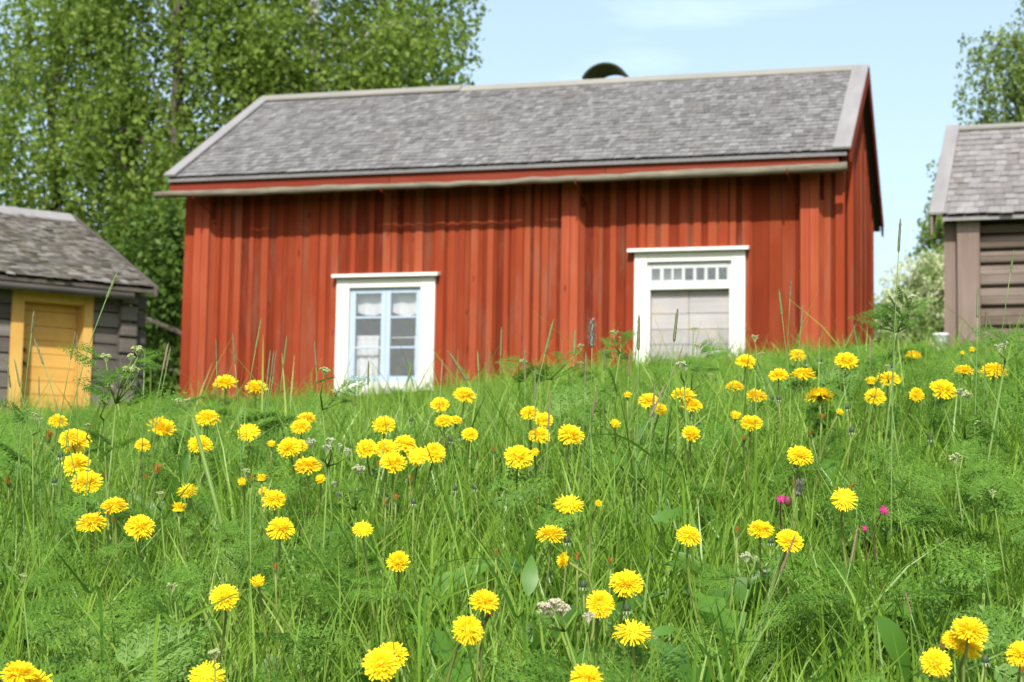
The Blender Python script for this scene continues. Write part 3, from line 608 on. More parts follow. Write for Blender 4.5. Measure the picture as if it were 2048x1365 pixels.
# ================================================================== TREES
def leafcloud(P, size, rg, droop=.3):
    size = size*1.08
    n = len(P); a = rg.normal(size=(n, 3)); a[:, 2] -= droop*1.5; a /= np.linalg.norm(a, axis=1)[:, None]
    b = rg.normal(size=(n, 3)); b -= (b*a).sum(1)[:, None]*a; b /= np.linalg.norm(b, axis=1)[:, None]
    s = (size*rg.uniform(.65, 1.3, n))[:, None]
    V = np.stack([P-a*s*.55, P+b*s*.36-a*s*.05, P+a*s*.6, P-b*s*.36-a*s*.05], 1)
    return V.reshape(-1, 3), np.arange(n*4).reshape(n, 4)
def tree(name, label, cat, group, base, h, crown, nclump, nleaf, size, seed, leafm, barkm, tr=.16, hang=.6, spread=.33, lean=(0, 0), limbs=26, extra=None, lowskip=0):
    """crown: list of (cx,cy,cz,rx,ry,rz) ellipsoids relative to the base"""
    rg = np.random.default_rng(seed); r = random.Random(seed)
    root = empty(name, base, label=label, cat=cat, group=group)
    mb = MB(); pts = []; rd = []; K = 12; wob = [(r.gauss(0, .08), r.gauss(0, .08)) for _ in range(K+1)]
    for i in range(K+1):
        t = i/K; pts.append((lean[0]*t*t*h+wob[i][0]*t*2, lean[1]*t*h+wob[i][1]*t*2, h*t-.15)); rd.append(tr*(1-.88*t)+.03*(i == 0))
    mb.tube(pts, rd, 9)
    vols = np.array([c[3]*c[4]*c[5] for c in crown]); vols /= vols.sum()
    cl = []
    while len(cl) < nclump:
        c = crown[rg.choice(len(crown), p=vols)]; d = rg.normal(size=3); d /= np.linalg.norm(d); rr = rg.uniform(.25, 1)**.5
        cl.append((c[0]+d[0]*rr*c[3], c[1]+d[1]*rr*c[4], c[2]+d[2]*rr*c[5]))
    cl = np.array(cl)
    for k in range(limbs):
        e = cl[rg.integers(len(cl))]; zt = max(.8, e[2]-r.uniform(.6, 2.2)); zt = min(zt, h*.95); t = (zt+.15)/h; i = min(K-1, int(t*K)); f = t*K-i
        s = np.array(pts[i])*(1-f)+np.array(pts[i+1])*f; m_ = (s+e)/2+np.array([0, 0, .25])
        q1 = s+(m_-s)*.5+rg.normal(size=3)*.06
        mb.tube([s, q1, m_, (m_+e)/2+rg.normal(size=3)*.06, e], [tr*.32*(1-.6*t), tr*.22, tr*.15, tr*.09, .008], 5)
    if extra:
        for pl, rl in extra: mb.tube(pl, rl, 6)
    mb.build('trunk', barkm, root, smooth=True)
    per = int(nleaf*1.45)//nclump; sp = rg.uniform(.6, 1.4, nclump)*spread
    P = np.repeat(cl, per, 0); S_ = np.repeat(sp, per)[:, None]; o = np.clip(rg.normal(size=P.shape), -1.5, 1.5)*S_*np.array([1, 1, .75])
    hang_ = rg.exponential(hang, len(P)); hang_ = np.minimum(hang_, hang*3)*(rg.random(len(P)) < .55)
    st_ = rg.random(len(P)) < .62; kid = rg.integers(0, 11, len(P)); so_ = rg.normal(size=(nclump, 11, 3)); sl_n = rg.uniform(.5, 1.8, (nclump, 11)); ci = np.repeat(np.arange(nclump), per)
    if hang > .2:
        so_ = np.clip(so_, -1.5, 1.5)*sp[:, None, None]*np.array([1, 1, .5]); u_ = rg.random(len(P)); ss = so_[ci, kid]+rg.normal(size=P.shape)*.045
        ss[:, 2] -= u_*sl_n[ci, kid]*hang; ss[:, :2] *= (1+.25*u_)[:, None]; o[st_] = ss[st_]; hang_[st_] = 0
    o[:, 2] -= hang_; o[:, :2] *= (1-.35*np.minimum(hang_/(hang*3), 1))[:, None]
    V, Fq = leafcloud(P+o, size, rg); npmesh('crown', V, Fq, leafm, root)
    return root
def gp(px, Z): 
    x = (px-1024)/F_PX*Z; return (x, Z, G(x, Z))
T = tree
bgrp = 'birches behind the house and the log shed'
T('birch_tree', 'tall leafy birch with a mottled trunk rising behind the left end of the red roof', 'tree', bgrp, gp(610, 27), 14, [(0, 0, 7.5, 2.3, 1.8, 4.2), (.3, 0, 5.0, 2.4, 1.6, 2.6)], 150, 27000, .085, 21, M['birchleaf'], M['bark'], tr=.17)
T('birch_tree', 'light green birch whose drooping right edge stands against the sky over the roof', 'tree', bgrp, gp(795, 29), 13, [(-.15, 0, 7.3, 1.25, 1.3, 4.0), (-.1, 0, 5.0, 1.15, 1.2, 2.0)], 85, 13500, .085, 22, M['birchleaf'], M['bark'], tr=.12, spread=.36)
T('birch_tree', 'broad birch filling the gap above the left roof edge and the mossy shed', 'tree', bgrp, gp(330, 26.5), 13, [(0, 0, 6.2, 2.2, 1.8, 4.4), (0, .3, 3.0, 1.9, 1.2, 2.0)], 150, 28000, .085, 23, M['birchleaf'], M['darkbark'], tr=.15)
T('birch_tree', 'leafy birch behind the mossy shed roof near the left edge', 'tree', bgrp, gp(95, 28), 12, [(0, 0, 5.3, 1.9, 1.6, 3.6), (.1, 0, 3.0, 1.9, 1.3, 2.0)], 110, 19000, .085, 24, M['birchleaf'], M['darkbark'], tr=.13)
T('birch_tree', 'thin birch at the far left edge with blue sky showing through it', 'tree', bgrp, gp(-70, 31), 14, [(0, 0, 6.8, 1.5, 1.5, 3.6)], 60, 5000, .09, 25, M['birchleaf'], M['darkbark'], tr=.12)
b0 = gp(420, 24.5)
T('low_tree', 'darker low tree with nearly level branches between the log shed and red house', 'tree', None, b0, 4.2, [(-.3, .3, 2.2, 1.7, .9, 1.5), (.2, .3, .9, 1.8, .9, .9)], 75, 13000, .08, 26, M['darkleaf'], M['darkbark'], tr=.09, hang=.35,
  extra=[([(.4, -.3, 1.15), (-.2, -.5, 1.32), (-.9, -.6, 1.6), (-1.5, -.6, 1.85)], [.06, .05, .04, .02]), ([(.3, -.3, .7), (-.3, -.5, .8), (-1.0, -.5, .93)], [.04, .035, .02])])
T('far_birch', 'hazy olive green tree rising behind the brown shed roof', 'tree', None, gp(2085, 42), 13, [(1.2, 0, 9.4, 1.4, 1.5, 3.0), (-.7, 0, 8.6, .9, 1.1, 1.6), (-.1, 0, 6.2, 1.4, 1.3, 1.9)], 105, 20000, .10, 31, M['farleaf'], M['darkbark'], tr=.2, spread=.4, hang=.6)
T('slender_tree', 'slender bluish green tree seen left of the brown shed eave', 'tree', None, gp(1893, 39), 6.4, [(.1, 0, 4.2, .35, .8, 1.9), (.2, 0, 3.0, .45, .7, 1.2)], 45, 8000, .09, 32, M['farleaf'], M['darkbark'], tr=.09, spread=.25, hang=.4)
def bush(name, label, base, crown, nclump, nleaf, size, seed, lm, nbl=0, cat='bush'):
    rt = tree(name, label, cat, None, base, crown[0][2]*1.1, crown, nclump, nleaf, size, seed, lm, M['darkbark'], tr=.06, hang=.08, spread=.22, limbs=14)
    if nbl:
        rg = np.random.default_rng(seed+1); P = []
        for c in crown:
            d = rg.normal(size=(nbl//len(crown), 3)); d[:, 1] *= 1; d /= np.linalg.norm(d, axis=1)[:, None]
            P.append(np.array(c[:3])+d*np.array(c[3:])*rg.uniform(.85, 1.22, (len(d), 1)))
        P = np.concatenate(P); P = np.repeat(P, 14, 0)+rg.normal(size=(len(P)*14, 3))*np.array([.055, .055, .055])
        V, Fq = leafcloud(P, .05, rg); npmesh('blossom', V, Fq, M['blossom'], rt)
bush('blossoming_bush', 'rounded bush covered in cream blossom between the red house and brown shed', gp(1852, 30), [(0, 0, 1.35, .8, .8, 1.05), (.4, .1, 1.7, .55, .6, .8), (-.5, 0, .9, .5, .6, .75)], 60, 10000, .07, 41, M['bushleaf'], 1500)
bush('pale_bush', 'low pale green bush close to the right corner of the red house', gp(1748, 31), [(0, 0, .75, .45, .6, .75), (.5, 0, .5, .45, .6, .5)], 30, 5000, .07, 43, M['bushleaf'], 300)
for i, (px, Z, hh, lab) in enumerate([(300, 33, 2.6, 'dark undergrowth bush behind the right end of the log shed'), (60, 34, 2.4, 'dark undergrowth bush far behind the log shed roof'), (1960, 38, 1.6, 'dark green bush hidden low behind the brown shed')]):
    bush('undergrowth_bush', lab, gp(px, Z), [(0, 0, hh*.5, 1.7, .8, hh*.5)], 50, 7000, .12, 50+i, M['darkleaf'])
# far wood closing the horizon
rg = np.random.default_rng(77); P = []
for a in np.linspace(-1.1, 1.1, 150):
    Z = 95+rg.uniform(-6, 6); c = np.array([math.tan(a)*Z, Z, float(ground(math.tan(a)*Z, Z))+1.2]); k = 170
    P.append(c+rg.normal(size=(k, 3))*np.array([1.6, 1.2, 1.1]))
P = np.concatenate(P); V, Fq = leafcloud(P, .55, rg)
tag(npmesh('far_wood', V, Fq, M['darkleaf']), label='low line of distant trees along the horizon', cat='wood', kind='stuff')

# ================================================================== MEADOW PLANTS
def place(px, py, hh):
    """depth at which a plant top seen at (px,py) stands hh above the ground"""
    d = ray(px, py); Zs = np.linspace(1.2, 4.6, 341); f = np.array([d[2]*Z-G(d[0]*Z, d[1]*Z)-hh for Z in Zs])
    s = np.where((f[:-1] > 0) != (f[1:] > 0))[0]
    i = s[0] if len(s) else int(np.argmin(np.abs(f)))
    return d*Zs[i]
OCC = np.zeros((230, 345))            # where a flower stands: the vegetation in front of it leaves it mostly free
def occ(px, py, rx, ry, Z):
    a, b = int((px-rx)/6), int((px+rx)/6)+1; c, d = int((py-ry)/6), int((py+ry)/6)+1
    for j in range(max(0, c), min(229, d+1)):
        for i in range(max(0, a), min(344, b+1)):
            if ((i*6+3-px)/(rx+3))**2+((j*6+3-py)/(ry+3))**2 <= 1: OCC[j, i] = min(OCC[j, i], Z) if OCC[j, i] else Z
def petal_head(seed, layers):
    rg = random.Random(seed); V = []; Fs = []; C = []
    for (n, Lp, el, wd, inner) in layers:
        n = int(n*1.4); wd *= .78
        for k in range(n):
            az = 2*math.pi*(k+rg.uniform(-.35, .35))/n; e = math.radians(el+rg.gauss(0, 7)); l = Lp*rg.uniform(.88, 1.08); ww = wd*rg.uniform(.8, 1.15)
            ca, sa = math.cos(az), math.sin(az); tw = rg.gauss(0, .25); curl = rg.uniform(.02, .22) if el < 30 else rg.uniform(-.12, .1)
            n0 = len(V)
            for t, q in ((0, .45), (.35, .85), (.72, 1), (1, .95)):
                rr = .06+l*t*math.cos(e); z = .02+l*t*math.sin(e)-curl*t*t*l
                for s in (-1, 1):
                    lat = s*ww*q*.5
                    zz = z+lat*tw
                    if t == 1: rr2 = rr+rg.uniform(-.02, .02)
                    else: rr2 = rr
                    V.append((rr2*ca-lat*sa, rr2*sa+lat*ca, zz)); g = 1-.05*inner; C.append((1, g, 1))
            for i in range(3): Fs.append((n0+2*i, n0+2*i+1, n0+2*i+3, n0+2*i+2))
    n0 = len(V); K = 14                                      # packed florets at the heart
    for (rr, z) in ((.62, -.02), (.50, .16), (.30, .28), (.02, .33)):
        for k in range(K): a = 6.2832*k/K; q = rr*rg.uniform(.93, 1.07); V.append((q*math.cos(a), q*math.sin(a), z+rg.uniform(-.02, .02))); C.append((1, .97, 1))
    for i in range(3):
        for k in range(K): Fs.append((n0+i*K+k, n0+i*K+(k+1) % K, n0+(i+1)*K+(k+1) % K, n0+(i+1)*K+k))
    return V, Fs, C
HEADS = []
LAY = [[(34, 1.0, 3, .125, 0), (34, .95, 13, .125, 0), (32, .86, 25, .12, .1), (30, .74, 38, .115, .25), (26, .60, 52, .11, .5), (22, .46, 66, .10, .8), (14, .36, 80, .09, 1)],
       [(36, 1.0, -6, .12, 0), (34, .96, 6, .12, 0), (32, .88, 18, .12, .1), (30, .78, 32, .11, .25), (26, .64, 48, .11, .45), (20, .48, 64, .1, .8), (12, .38, 80, .09, 1)],
       [(26, 1.0, 2, .10, 0), (24, .93, 12, .11, 0), (20, .78, 24, .11, .1), (16, .55, 40, .10, .5), (14, .36, 60, .09, .9), (10, .26, 78, .09, 1)],
       [(30, 1.0, 22, .12, .1), (30, .93, 36, .12, .2), (26, .85, 50, .11, .35), (20, .75, 64, .1, .6), (12, .62, 78, .09, .8)],
       [(20, 1.0, 30, .13, .3), (16, .9, 48, .13, .5), (10, .8, 66, .12, .7)]]
for i, la in enumerate(LAY):
    vs = []
    for sd_ in (1, 2, 3):
        V, Fs, C = petal_head(i*10+sd_, la); o = npmesh('flower_head', V, Fs, M['petal'], None, col=C); vs.append(o.data); bpy.data.objects.remove(o)
    HEADS.append(vs)
def cup(mb, R, n=12, long=1.0):
    # green cup under a flower, with recurved outer bracts; axis +Z, top at z=0
    mb.tube([(0, 0, -.52*R*long), (0, 0, -.45*R*long), (0, 0, -.2*R*long), (0, 0, .03*R)], [.10*R, .27*R, .33*R, .36*R], 10)
    for k in range(n):
        a = 2*math.pi*k/n; c, s = math.cos(a), math.sin(a); l = R*.5
        p = [(c*.27*R, s*.27*R, -.42*R*long), (c*(.27*R+l*.5), s*(.27*R+l*.5), -.46*R*long), (c*(.27*R+l*.75), s*(.27*R+l*.75), -.75*R*long)]
        ww = .05*R
        V = []
        for q, wq in zip(p, (1, 1, .2)): V += [(q[0]-s*ww*wq, q[1]+c*ww*wq, q[2]), (q[0]+s*ww*wq, q[1]-c*ww*wq, q[2])]
        mb.add(V, [(0, 1, 3, 2), (2, 3, 5, 4)])
mc = MB(); cup(mc, 1.0); CUP = mc.build('calyx', M['calyx']); CUPM = CUP.data; bpy.data.objects.remove(CUP)
def axis_mat(A, spin, s, p):
    A = Vector(A).normalized(); q = A.to_track_quat('Z', 'Y')
    return Matrix.Translation(Vector(p)) @ q.to_matrix().to_4x4() @ Matrix.Rotation(spin, 4, 'Z') @ Matrix.Scale(s, 4)
def child(name, me, parent, mw, base):
    o = bpy.data.objects.new(name, me); COL.objects.link(o); o.parent = parent
    o.matrix_local = Matrix.Translation(-Vector(base)) @ mw; return o
def stem_mesh(p, A, base, r0, r1, mtl, parent, name='stem', n=7, sides=6, sway=0):
    p = Vector(p); A = Vector(A).normalized(); b = Vector(base); L_ = (p-b).length
    c1 = p-A*L_*.35; c2 = b+Vector((sway, 0, L_*.4)); pts = []
    for i in range(n+1):
        t = i/n; q = p*(1-t)**3+c1*3*t*(1-t)**2+c2*3*t*t*(1-t)+b*t**3; pts.append(q-b)
    mb = MB(); mb.tube(pts, [r0+(r1-r0)*i/n for i in range(n+1)], sides); return mb.build(name, mtl, parent, smooth=True)
DG = 'dandelions in flower in the meadow'
rd = random.Random(42)
def dandelion(x, y, w_, asp, roll, style, label, hh=None):
    hh = hh or rd.uniform(.235, .29); P = place(x, y, hh); Z = float(P@cf); D = w_*Z/F_PX; R = D/2
    tau = math.asin(max(0.05, min(.97, (asp-.32)/.68))) if style != 5 else -.12
    rl = math.radians(roll)
    A = Vector((math.sin(rl)*math.cos(tau), -math.sin(tau), math.cos(rl)*math.cos(tau)+.08)).normalized()
    if abs(roll) > 60: A = Vector((math.sin(rl)*.9, -.45, .25)).normalized()
    gx_ = P[0]+rd.uniform(-.04, .04)-A.x*.07; gy_ = P[1]+rd.uniform(-.02, .05)+.03; base = (gx_, gy_, G(gx_, gy_)-.01)
    root = empty('dandelion', base, label=label, cat='dandelion', group=DG)
    st = {5: 1}.get(style, style); me = rd.choice(HEADS[st])
    c = P-np.array(A)*R*.22
    child('flower_head', me, root, axis_mat(A, rd.uniform(0, 6.28), R*1.04, c), base)
    child('calyx', CUPM, root, axis_mat(A, 0, R*.62, c+np.array(A)*R*.02), base)
    stem_mesh(c-np.array(A)*R*.30, A, base, .0017, .0024, M['dstem'], root, sway=rd.uniform(-.03, .03))
    if Z > 1: occ(x, y, w_/2, w_*asp/2, Z-.02)
# x, y, width, aspect, roll, style(0 dome,1 flat/bent back,2 star,3 half open,4 small sparse,5 seen from below), label
DD = [
(450,762,45,.64,0,0,'dandelion standing against the foot of the red left end wall'),
(513,772,44,.60,5,0,'dandelion right beside the one at the red left end wall'),
(116,839,37,.62,8,1,'dandelion alone just below the right jamb of the yellow door'),
(137,873,40,.85,-20,0,'dandelion head half hidden behind the top flower of the left stack'),
(152,881,56,.84,0,0,'large dandelion on top of the stack of three at the left edge'),
(152,925,54,.80,0,0,'middle dandelion in the stack of three at the left edge'),
(173,961,58,.80,5,0,'lowest dandelion in the stack of three at the left edge'),
(324,857,58,.60,25,3,'orange tinged dandelion leaning right behind parsley leaves, below the red left corner'),
(286,887,30,.72,15,1,'small dandelion to the lower left of the leaning orange tinged one'),
(415,832,46,.64,5,1,'ragged edged dandelion below the foot of the red left end wall'),
(497,862,42,.88,0,2,'open faced dandelion below the red wall left of the white window, long petals spread'),
(401,886,47,.78,10,0,'dandelion crossed by a thick leaning parsley stem at left'),
(374,979,38,.78,-10,2,'narrow dandelion half open among parsley leaves at left centre'),
(357,1017,38,.40,0,4,'sliver of a dandelion buried in leaves under the narrow half open one'),
(229,1009,50,.60,0,0,'flat topped dandelion above the pair low at the left'),
(484,964,18,1.0,0,4,'tiny dandelion fragment peeping out left of the frilly orange one'),
(613,835,38,.60,5,0,'back dandelion of the overlapping pair below the left foot of the white window'),
(601,850,38,.68,0,1,'front dandelion of the overlapping pair below the left foot of the white window'),
(577,892,46,.85,-10,0,'dandelion with a dark bud in front, below the overlapping pair'),
(602,889,28,.80,25,0,'dandelion tucked behind the right side of the one with a dark bud in front'),
(543,889,20,.70,0,4,'scrap of a dandelion left of the one with a dark bud in front'),
(616,928,54,.60,0,0,'neat domed dandelion standing clear below the white window left side'),
(641,959,22,.90,0,4,'small ragged dandelion just under the neat domed one'),
(768,847,45,.80,0,0,'domed dandelion straight below the white window, above the cluster'),
(732,895,42,.88,0,0,'leftmost dandelion of the cluster below the white window'),
(771,895,41,.90,0,0,'second dandelion from left in the cluster below the white window'),
(787,922,50,.78,5,0,'lowest and largest dandelion of the cluster below the white window'),
(810,884,42,.78,5,1,'topmost dandelion of the cluster below the white window'),
(834,911,37,1.0,0,2,'spiky small dandelion between the largest and the rightmost of the cluster'),
(869,904,42,.95,18,0,'rightmost dandelion of the cluster below the white window, turned right'),
(880,807,35,.83,0,0,'round dandelion just right of the white window foot'),
(930,788,45,.68,10,0,'dandelion on a tall stem right of the white window with a grass head across it'),
(888,839,35,.64,0,1,'flat dandelion under the round one right of the white window'),
(912,838,24,.60,10,1,'dandelion tip sticking out right of the flat one'),
(940,867,32,.85,5,0,'small round dandelion alone below right of the white window'),
(547,994,46,.75,0,1,'frilly orange tinged dandelion with drooping petals at left centre'),
(527,984,22,.9,-20,4,'torn dandelion joined to the left of the frilly orange tinged one'),
(523,957,26,.5,0,4,'broken orange petals poking up above the frilly orange tinged dandelion'),
(1059,824,35,.80,-8,0,'top left dandelion of the group of three below the middle red post'),
(1088,838,36,.84,0,0,'right dandelion of the group of three below the middle red post'),
(1079,866,42,.70,0,1,'lowest dandelion of the group of three below the middle red post'),
(1142,866,50,.76,10,0,'dandelion split by a grass stem, right of the group of three'),
(1038,911,54,.86,10,0,'large dandelion below left of the group of three, striped by grass blades'),
(1070,905,18,1.0,0,4,'dandelion edge showing right of the large striped one'),
(1138,1004,56,.70,0,2,'spreading dandelion alone in the grass at the centre, ragged crown'),
(1255,791,20,.55,0,4,'tiny yellow flower below the left foot of the white door frame'),
(1230,849,23,.85,0,4,'little dandelion with an orange centre alone below the white door frame'),
(1297,799,40,.74,0,0,'dandelion behind crossing grass heads below the door frame'),
(1322,818,24,1.2,15,0,'narrow dandelion lower right of the crossing grass heads'),
(1366,787,48,.58,0,0,'upper dandelion of the pair below the grey door'),
(1384,808,40,.66,0,0,'lower dandelion of the pair below the grey door'),
(1382,868,37,.88,0,3,'dandelion crossed by a seed head far below the grey door'),
(1492,721,39,.72,0,0,'dandelion standing beside the right foot of the white door frame'),
(1470,771,36,.56,0,0,'dandelion lower left of the one at the door frame foot'),
(1512,789,42,.54,0,0,'wide flat dandelion lower right of the one at the door frame foot'),
(1471,832,24,.7,0,4,'small thin dandelion touching the left of a fuller one below the door frame'),
(1503,843,43,.70,0,0,'full dandelion far below the right side of the door frame'),
(1595,707,33,.62,0,1,'highest dandelion, in front of the right boxed post of the red house'),
(1557,748,38,.68,-5,0,'dandelion lower left of the highest one by the right red post'),
(1607,746,48,.50,0,0,'broad flat dandelion straight below the highest one by the right red post'),
(1693,719,45,.78,0,0,'large dandelion below the right corner of the red house'),
(1639,787,55,.45,0,5,'dandelion seen from its orange underside, petals pointing up'),
(1679,825,17,.7,30,4,'tiny yellow tip below right of the dandelion seen from underneath'),
(1826,708,33,.40,0,1,'thin flat dandelion below the cream blossoming bush'),
(1778,755,44,.66,0,0,'dandelion parted by a dark bud, right of the red house corner'),
(1742,763,26,.6,0,4,'broken yellow flower left of the dandelion parted by a dark bud'),
(1749,789,40,.76,-15,1,'drooping dandelion below the one parted by a dark bud'),
(1833,790,30,1.1,0,3,'upright narrow dandelion left of the large one under the brown shed post'),
(1888,776,50,.80,10,0,'large dandelion below the corner of the brown shed'),
(1928,739,38,.52,0,0,'flat dandelion in front of the brown shed boxed post foot'),
(1988,737,52,.50,0,1,'wide dandelion behind leaves under the brown shed logs'),
(1944,700,16,.5,0,4,'right one of two tiny yellow flowers at the brown shed foot'),
(1925,707,11,.8,0,4,'left and smaller of two tiny yellow flowers at the brown shed foot'),
(1601,909,50,.82,5,0,'round dandelion above a brown spent head, right of centre'),
(1690,996,50,.93,0,2,'star shaped dandelion with gaps between petals above the pink flower'),
(184,1040,58,.55,0,1,'dandelion with a dark notch, left of the pair low at the left'),
(281,1048,56,.76,15,1,'ragged dandelion right of the notched one low at the left'),
(448,1192,55,.90,0,0,'dandelion with a long pale grass blade across it, lower left'),
(516,1164,30,.9,0,4,'frayed dandelion right of the one with a pale grass blade'),
(38,1343,70,.60,5,0,'back dandelion of the pair in the bottom left corner'),
(62,1366,84,.62,5,0,'front dandelion of the pair in the bottom left corner'),
(413,1348,70,.80,0,2,'large spiky dandelion at the bottom edge, lower left'),
(562,1052,52,.78,10,1,'dandelion turned right behind a stem at left centre'),
(725,1056,40,.80,0,2,'sparse dandelion with lifted petals left of the image centre'),
(796,1124,46,.92,0,3,'dandelion split in two halves by a grass stem, below the image centre left'),
(969,1199,57,.76,10,0,'upper dandelion of the two with a spent head between them at lower centre'),
(939,1257,60,.88,40,1,'lower tilted dandelion of the two with a spent head between them'),
(784,1307,58,.84,0,0,'back dandelion of the overlapping pair at the bottom left of centre'),
(762,1326,68,.92,5,0,'front dandelion of the overlapping pair at the bottom left of centre'),
(1102,1065,58,.55,0,0,'shallow domed dandelion below the spreading one at the centre'),
(1127,1121,34,1.3,-75,3,'dandelion turned sideways to the left behind a stem, beside a spent head'),
(1253,1163,63,.80,0,0,'top dandelion of the three stepping down at lower centre right'),
(1201,1207,53,1.0,10,0,'round faced dandelion, middle of the three at lower centre right'),
(1265,1259,77,.62,-5,2,'wide spread dandelion, lowest of the three at lower centre right'),
(1378,1067,48,.75,5,1,'dandelion fading into parsley leaves right of centre'),
(1522,1056,49,.70,0,0,'left dandelion of the pair at the right of centre'),
(1581,1079,52,.84,15,0,'right dandelion of the pair, with a brown grass head across it'),
(1173,1352,64,.75,0,0,'dandelion crossed by a stem at the bottom edge centre'),
(1941,1256,70,.70,5,0,'topmost dandelion of the bright clump in the lower right'),
(1936,1286,62,.86,10,0,'front dandelion of the bright clump in the lower right'),
(1904,1276,36,.9,-20,1,'dandelion peeking out left in the bright clump in the lower right'),
(1873,1323,58,.92,0,0,'dandelion just below left of the bright clump in the lower right'),
(2045,1303,58,.80,-10,1,'dandelion cut by the right edge near the bottom'),
(1197,1007,14,1.4,60,3,'thin sideways dandelion right of the spreading one at the centre'),
]
for d in DD: dandelion(*d)
# spent heads and buds
WG, BG = 'spent dandelion heads', 'closed dandelion buds'
def spent(x, y, w_, roll, label):
    hh = rd.uniform(.20, .26); P = place(x, y, hh); Z = float(P@cf); R = max(.0045, w_*Z/F_PX/2); rl = math.radians(roll)
    A = Vector((math.sin(rl), -.25, math.cos(rl))).normalized(); gx_ = P[0]-A.x*.06+rd.uniform(-.03, .03); gy_ = P[1]+rd.uniform(0, .04); base = (gx_, gy_, G(gx_, gy_)-.01)
    root = empty('spent_dandelion', base, label=label, cat='dandelion', group=WG)
    mb = MB(); r = random.Random(int(x))
    for k in range(26):
        a = r.uniform(0, 6.28); q = r.uniform(.15, .75)*R; h = R*r.uniform(.9, 1.7); sp = r.uniform(.6, 1.5); ww = R*.13
        c, s = math.cos(a), math.sin(a)
        mb.add([(c*q*.6-s*ww, s*q*.6+c*ww, -.4*R), (c*q*.6+s*ww, s*q*.6-c*ww, -.4*R), (c*q*sp+s*ww*.7, s*q*sp-c*ww*.7, h-.4*R), (c*q*sp-s*ww*.7, s*q*sp+c*ww*.7, h-.4*R+R*.1)], [(0, 1, 2, 3)])
    mb.v = [tuple(axis_mat(A, 0, 1, P-np.array(base))@Vector(v)) for v in mb.v]; mb.build('petal_tuft', M['tuft'], root)
    mb = MB(); cup(mb, R*1.6, 9, 1.25); mb.v = [tuple(axis_mat(A, 0, 1, P-np.array(base)-np.array(A)*R*.4)@Vector(v)) for v in mb.v]; mb.build('calyx', M['calyx'], root)
    stem_mesh(P-np.array(A)*R*1.2, A, base, .0015, .0022, M['dstem'], root); occ(x, y, w_*.6, w_*.7, Z-.02)
def bud(x, y, w_, label):
    P = place(x, y, rd.uniform(.19, .25)); Z = float(P@cf); R = max(.004, w_*Z/F_PX/2); A = Vector((rd.uniform(-.2, .2), -.1, 1)).normalized()
    gx_ = P[0]+rd.uniform(-.03, .03); gy_ = P[1]+rd.uniform(0, .04); base = (gx_, gy_, G(gx_, gy_)-.01); root = empty('dandelion_bud', base, label=label, cat='flower bud', group=BG)
    mb = MB(); q = P-np.array(base); mb.tube([tuple(q+np.array(A)*R*t) for t in (-1.0, -.7, 0, .7, 1.25, 1.45)], [R*.3, R*.8, R, R*.85, R*.45, R*.2], 9); mb.build('bud_head', M['bud'], root, smooth=True)
    mb = MB()
    for k in range(11):
        a = 2*math.pi*k/11; c, s = math.cos(a), math.sin(a); V = []
        for rr, zz, wq in ((.6, -.8, .2), (1.4, -.9, .22), (1.7, -1.7, .05)): V += [(q[0]+c*rr*R-s*R*wq, q[1]+s*rr*R+c*R*wq, q[2]+zz*R), (q[0]+c*rr*R+s*R*wq, q[1]+s*rr*R-c*R*wq, q[2]+zz*R)]
        mb.add(V, [(0, 1, 3, 2), (2, 3, 5, 4)])
    mb.build('bracts', M['bractpale'], root); stem_mesh(P-np.array(A)*R*.9, A, base, .0014, .002, M['dstem'], root); occ(x, y, w_*.7, w_*.9, Z-.02)
for s_ in [
(67,890,11,0,'spent dandelion head left of the stack of three yellow flowers'),
(97,872,22,10,'orange spent dandelion just upper left of the stack of three'),
(17,964,16,0,'spent dandelion head at the far left edge'),
(212,954,14,0,'brown spent head right of the lowest flower in the left stack'),
(313,941,25,15,'large orange withered head below the small dandelion left of centre'),
(293,957,14,0,'small brown spent head left of the large orange withered one'),
(503,959,12,0,'spent head above the frilly orange tinged dandelion, left side'),
(756,929,14,-10,'brown spent head left of the largest flower of the cluster under the window'),
(820,960,17,0,'crumpled brown head below the cluster under the white window'),
(987,899,13,0,'orange tipped spent head left of the large striped dandelion'),
(955,912,11,0,'pale spent head next to the orange tipped one, left of it'),
(792,996,14,0,'pinkish brown spent head below the crumpled brown one'),
(771,1007,8,0,'tiny orange spent tip left of the pinkish brown head'),
(1488,878,12,0,'orange spent head below the full dandelion under the door frame'),
(1643,835,14,0,'pale orange spent head under the dandelion seen from below'),
(1621,869,12,-20,'pinkish spent head above the round dandelion right of centre'),
(1589,930,11,0,'brown spent head touching the round dandelion from below'),
(1703,973,13,20,'brown spent head behind the top of the star shaped dandelion'),
(1587,968,10,0,'small orange spent head above the left pink flower'),
(230,1045,16,0,'yellowish spent head between the two lowest left dandelions'),
(217,1030,12,0,'reddish spent head above the yellowish one at lower left'),
(551,1135,15,0,'orange spent head above the frayed dandelion at lower left'),
(992,1106,13,0,'orange spent head alone in tall grass at lower centre'),
(976,1231,17,20,'brown spent head between the two dandelions at lower centre'),
(1155,1115,16,0,'brown spent head right of the sideways dandelion'),
(1222,1125,17,0,'ragged brown head above the round faced dandelion'),
(1475,1062,16,0,'spent head left of the pair of dandelions at the right'),
(1034,1313,15,0,'spent head with a reddish base at the bottom centre'),
(1885,1290,18,0,'dark orange spent head left inside the bright clump at lower right'),
(2044,1341,16,0,'spent head at the right edge near the bottom'),
]: spent(*s_)
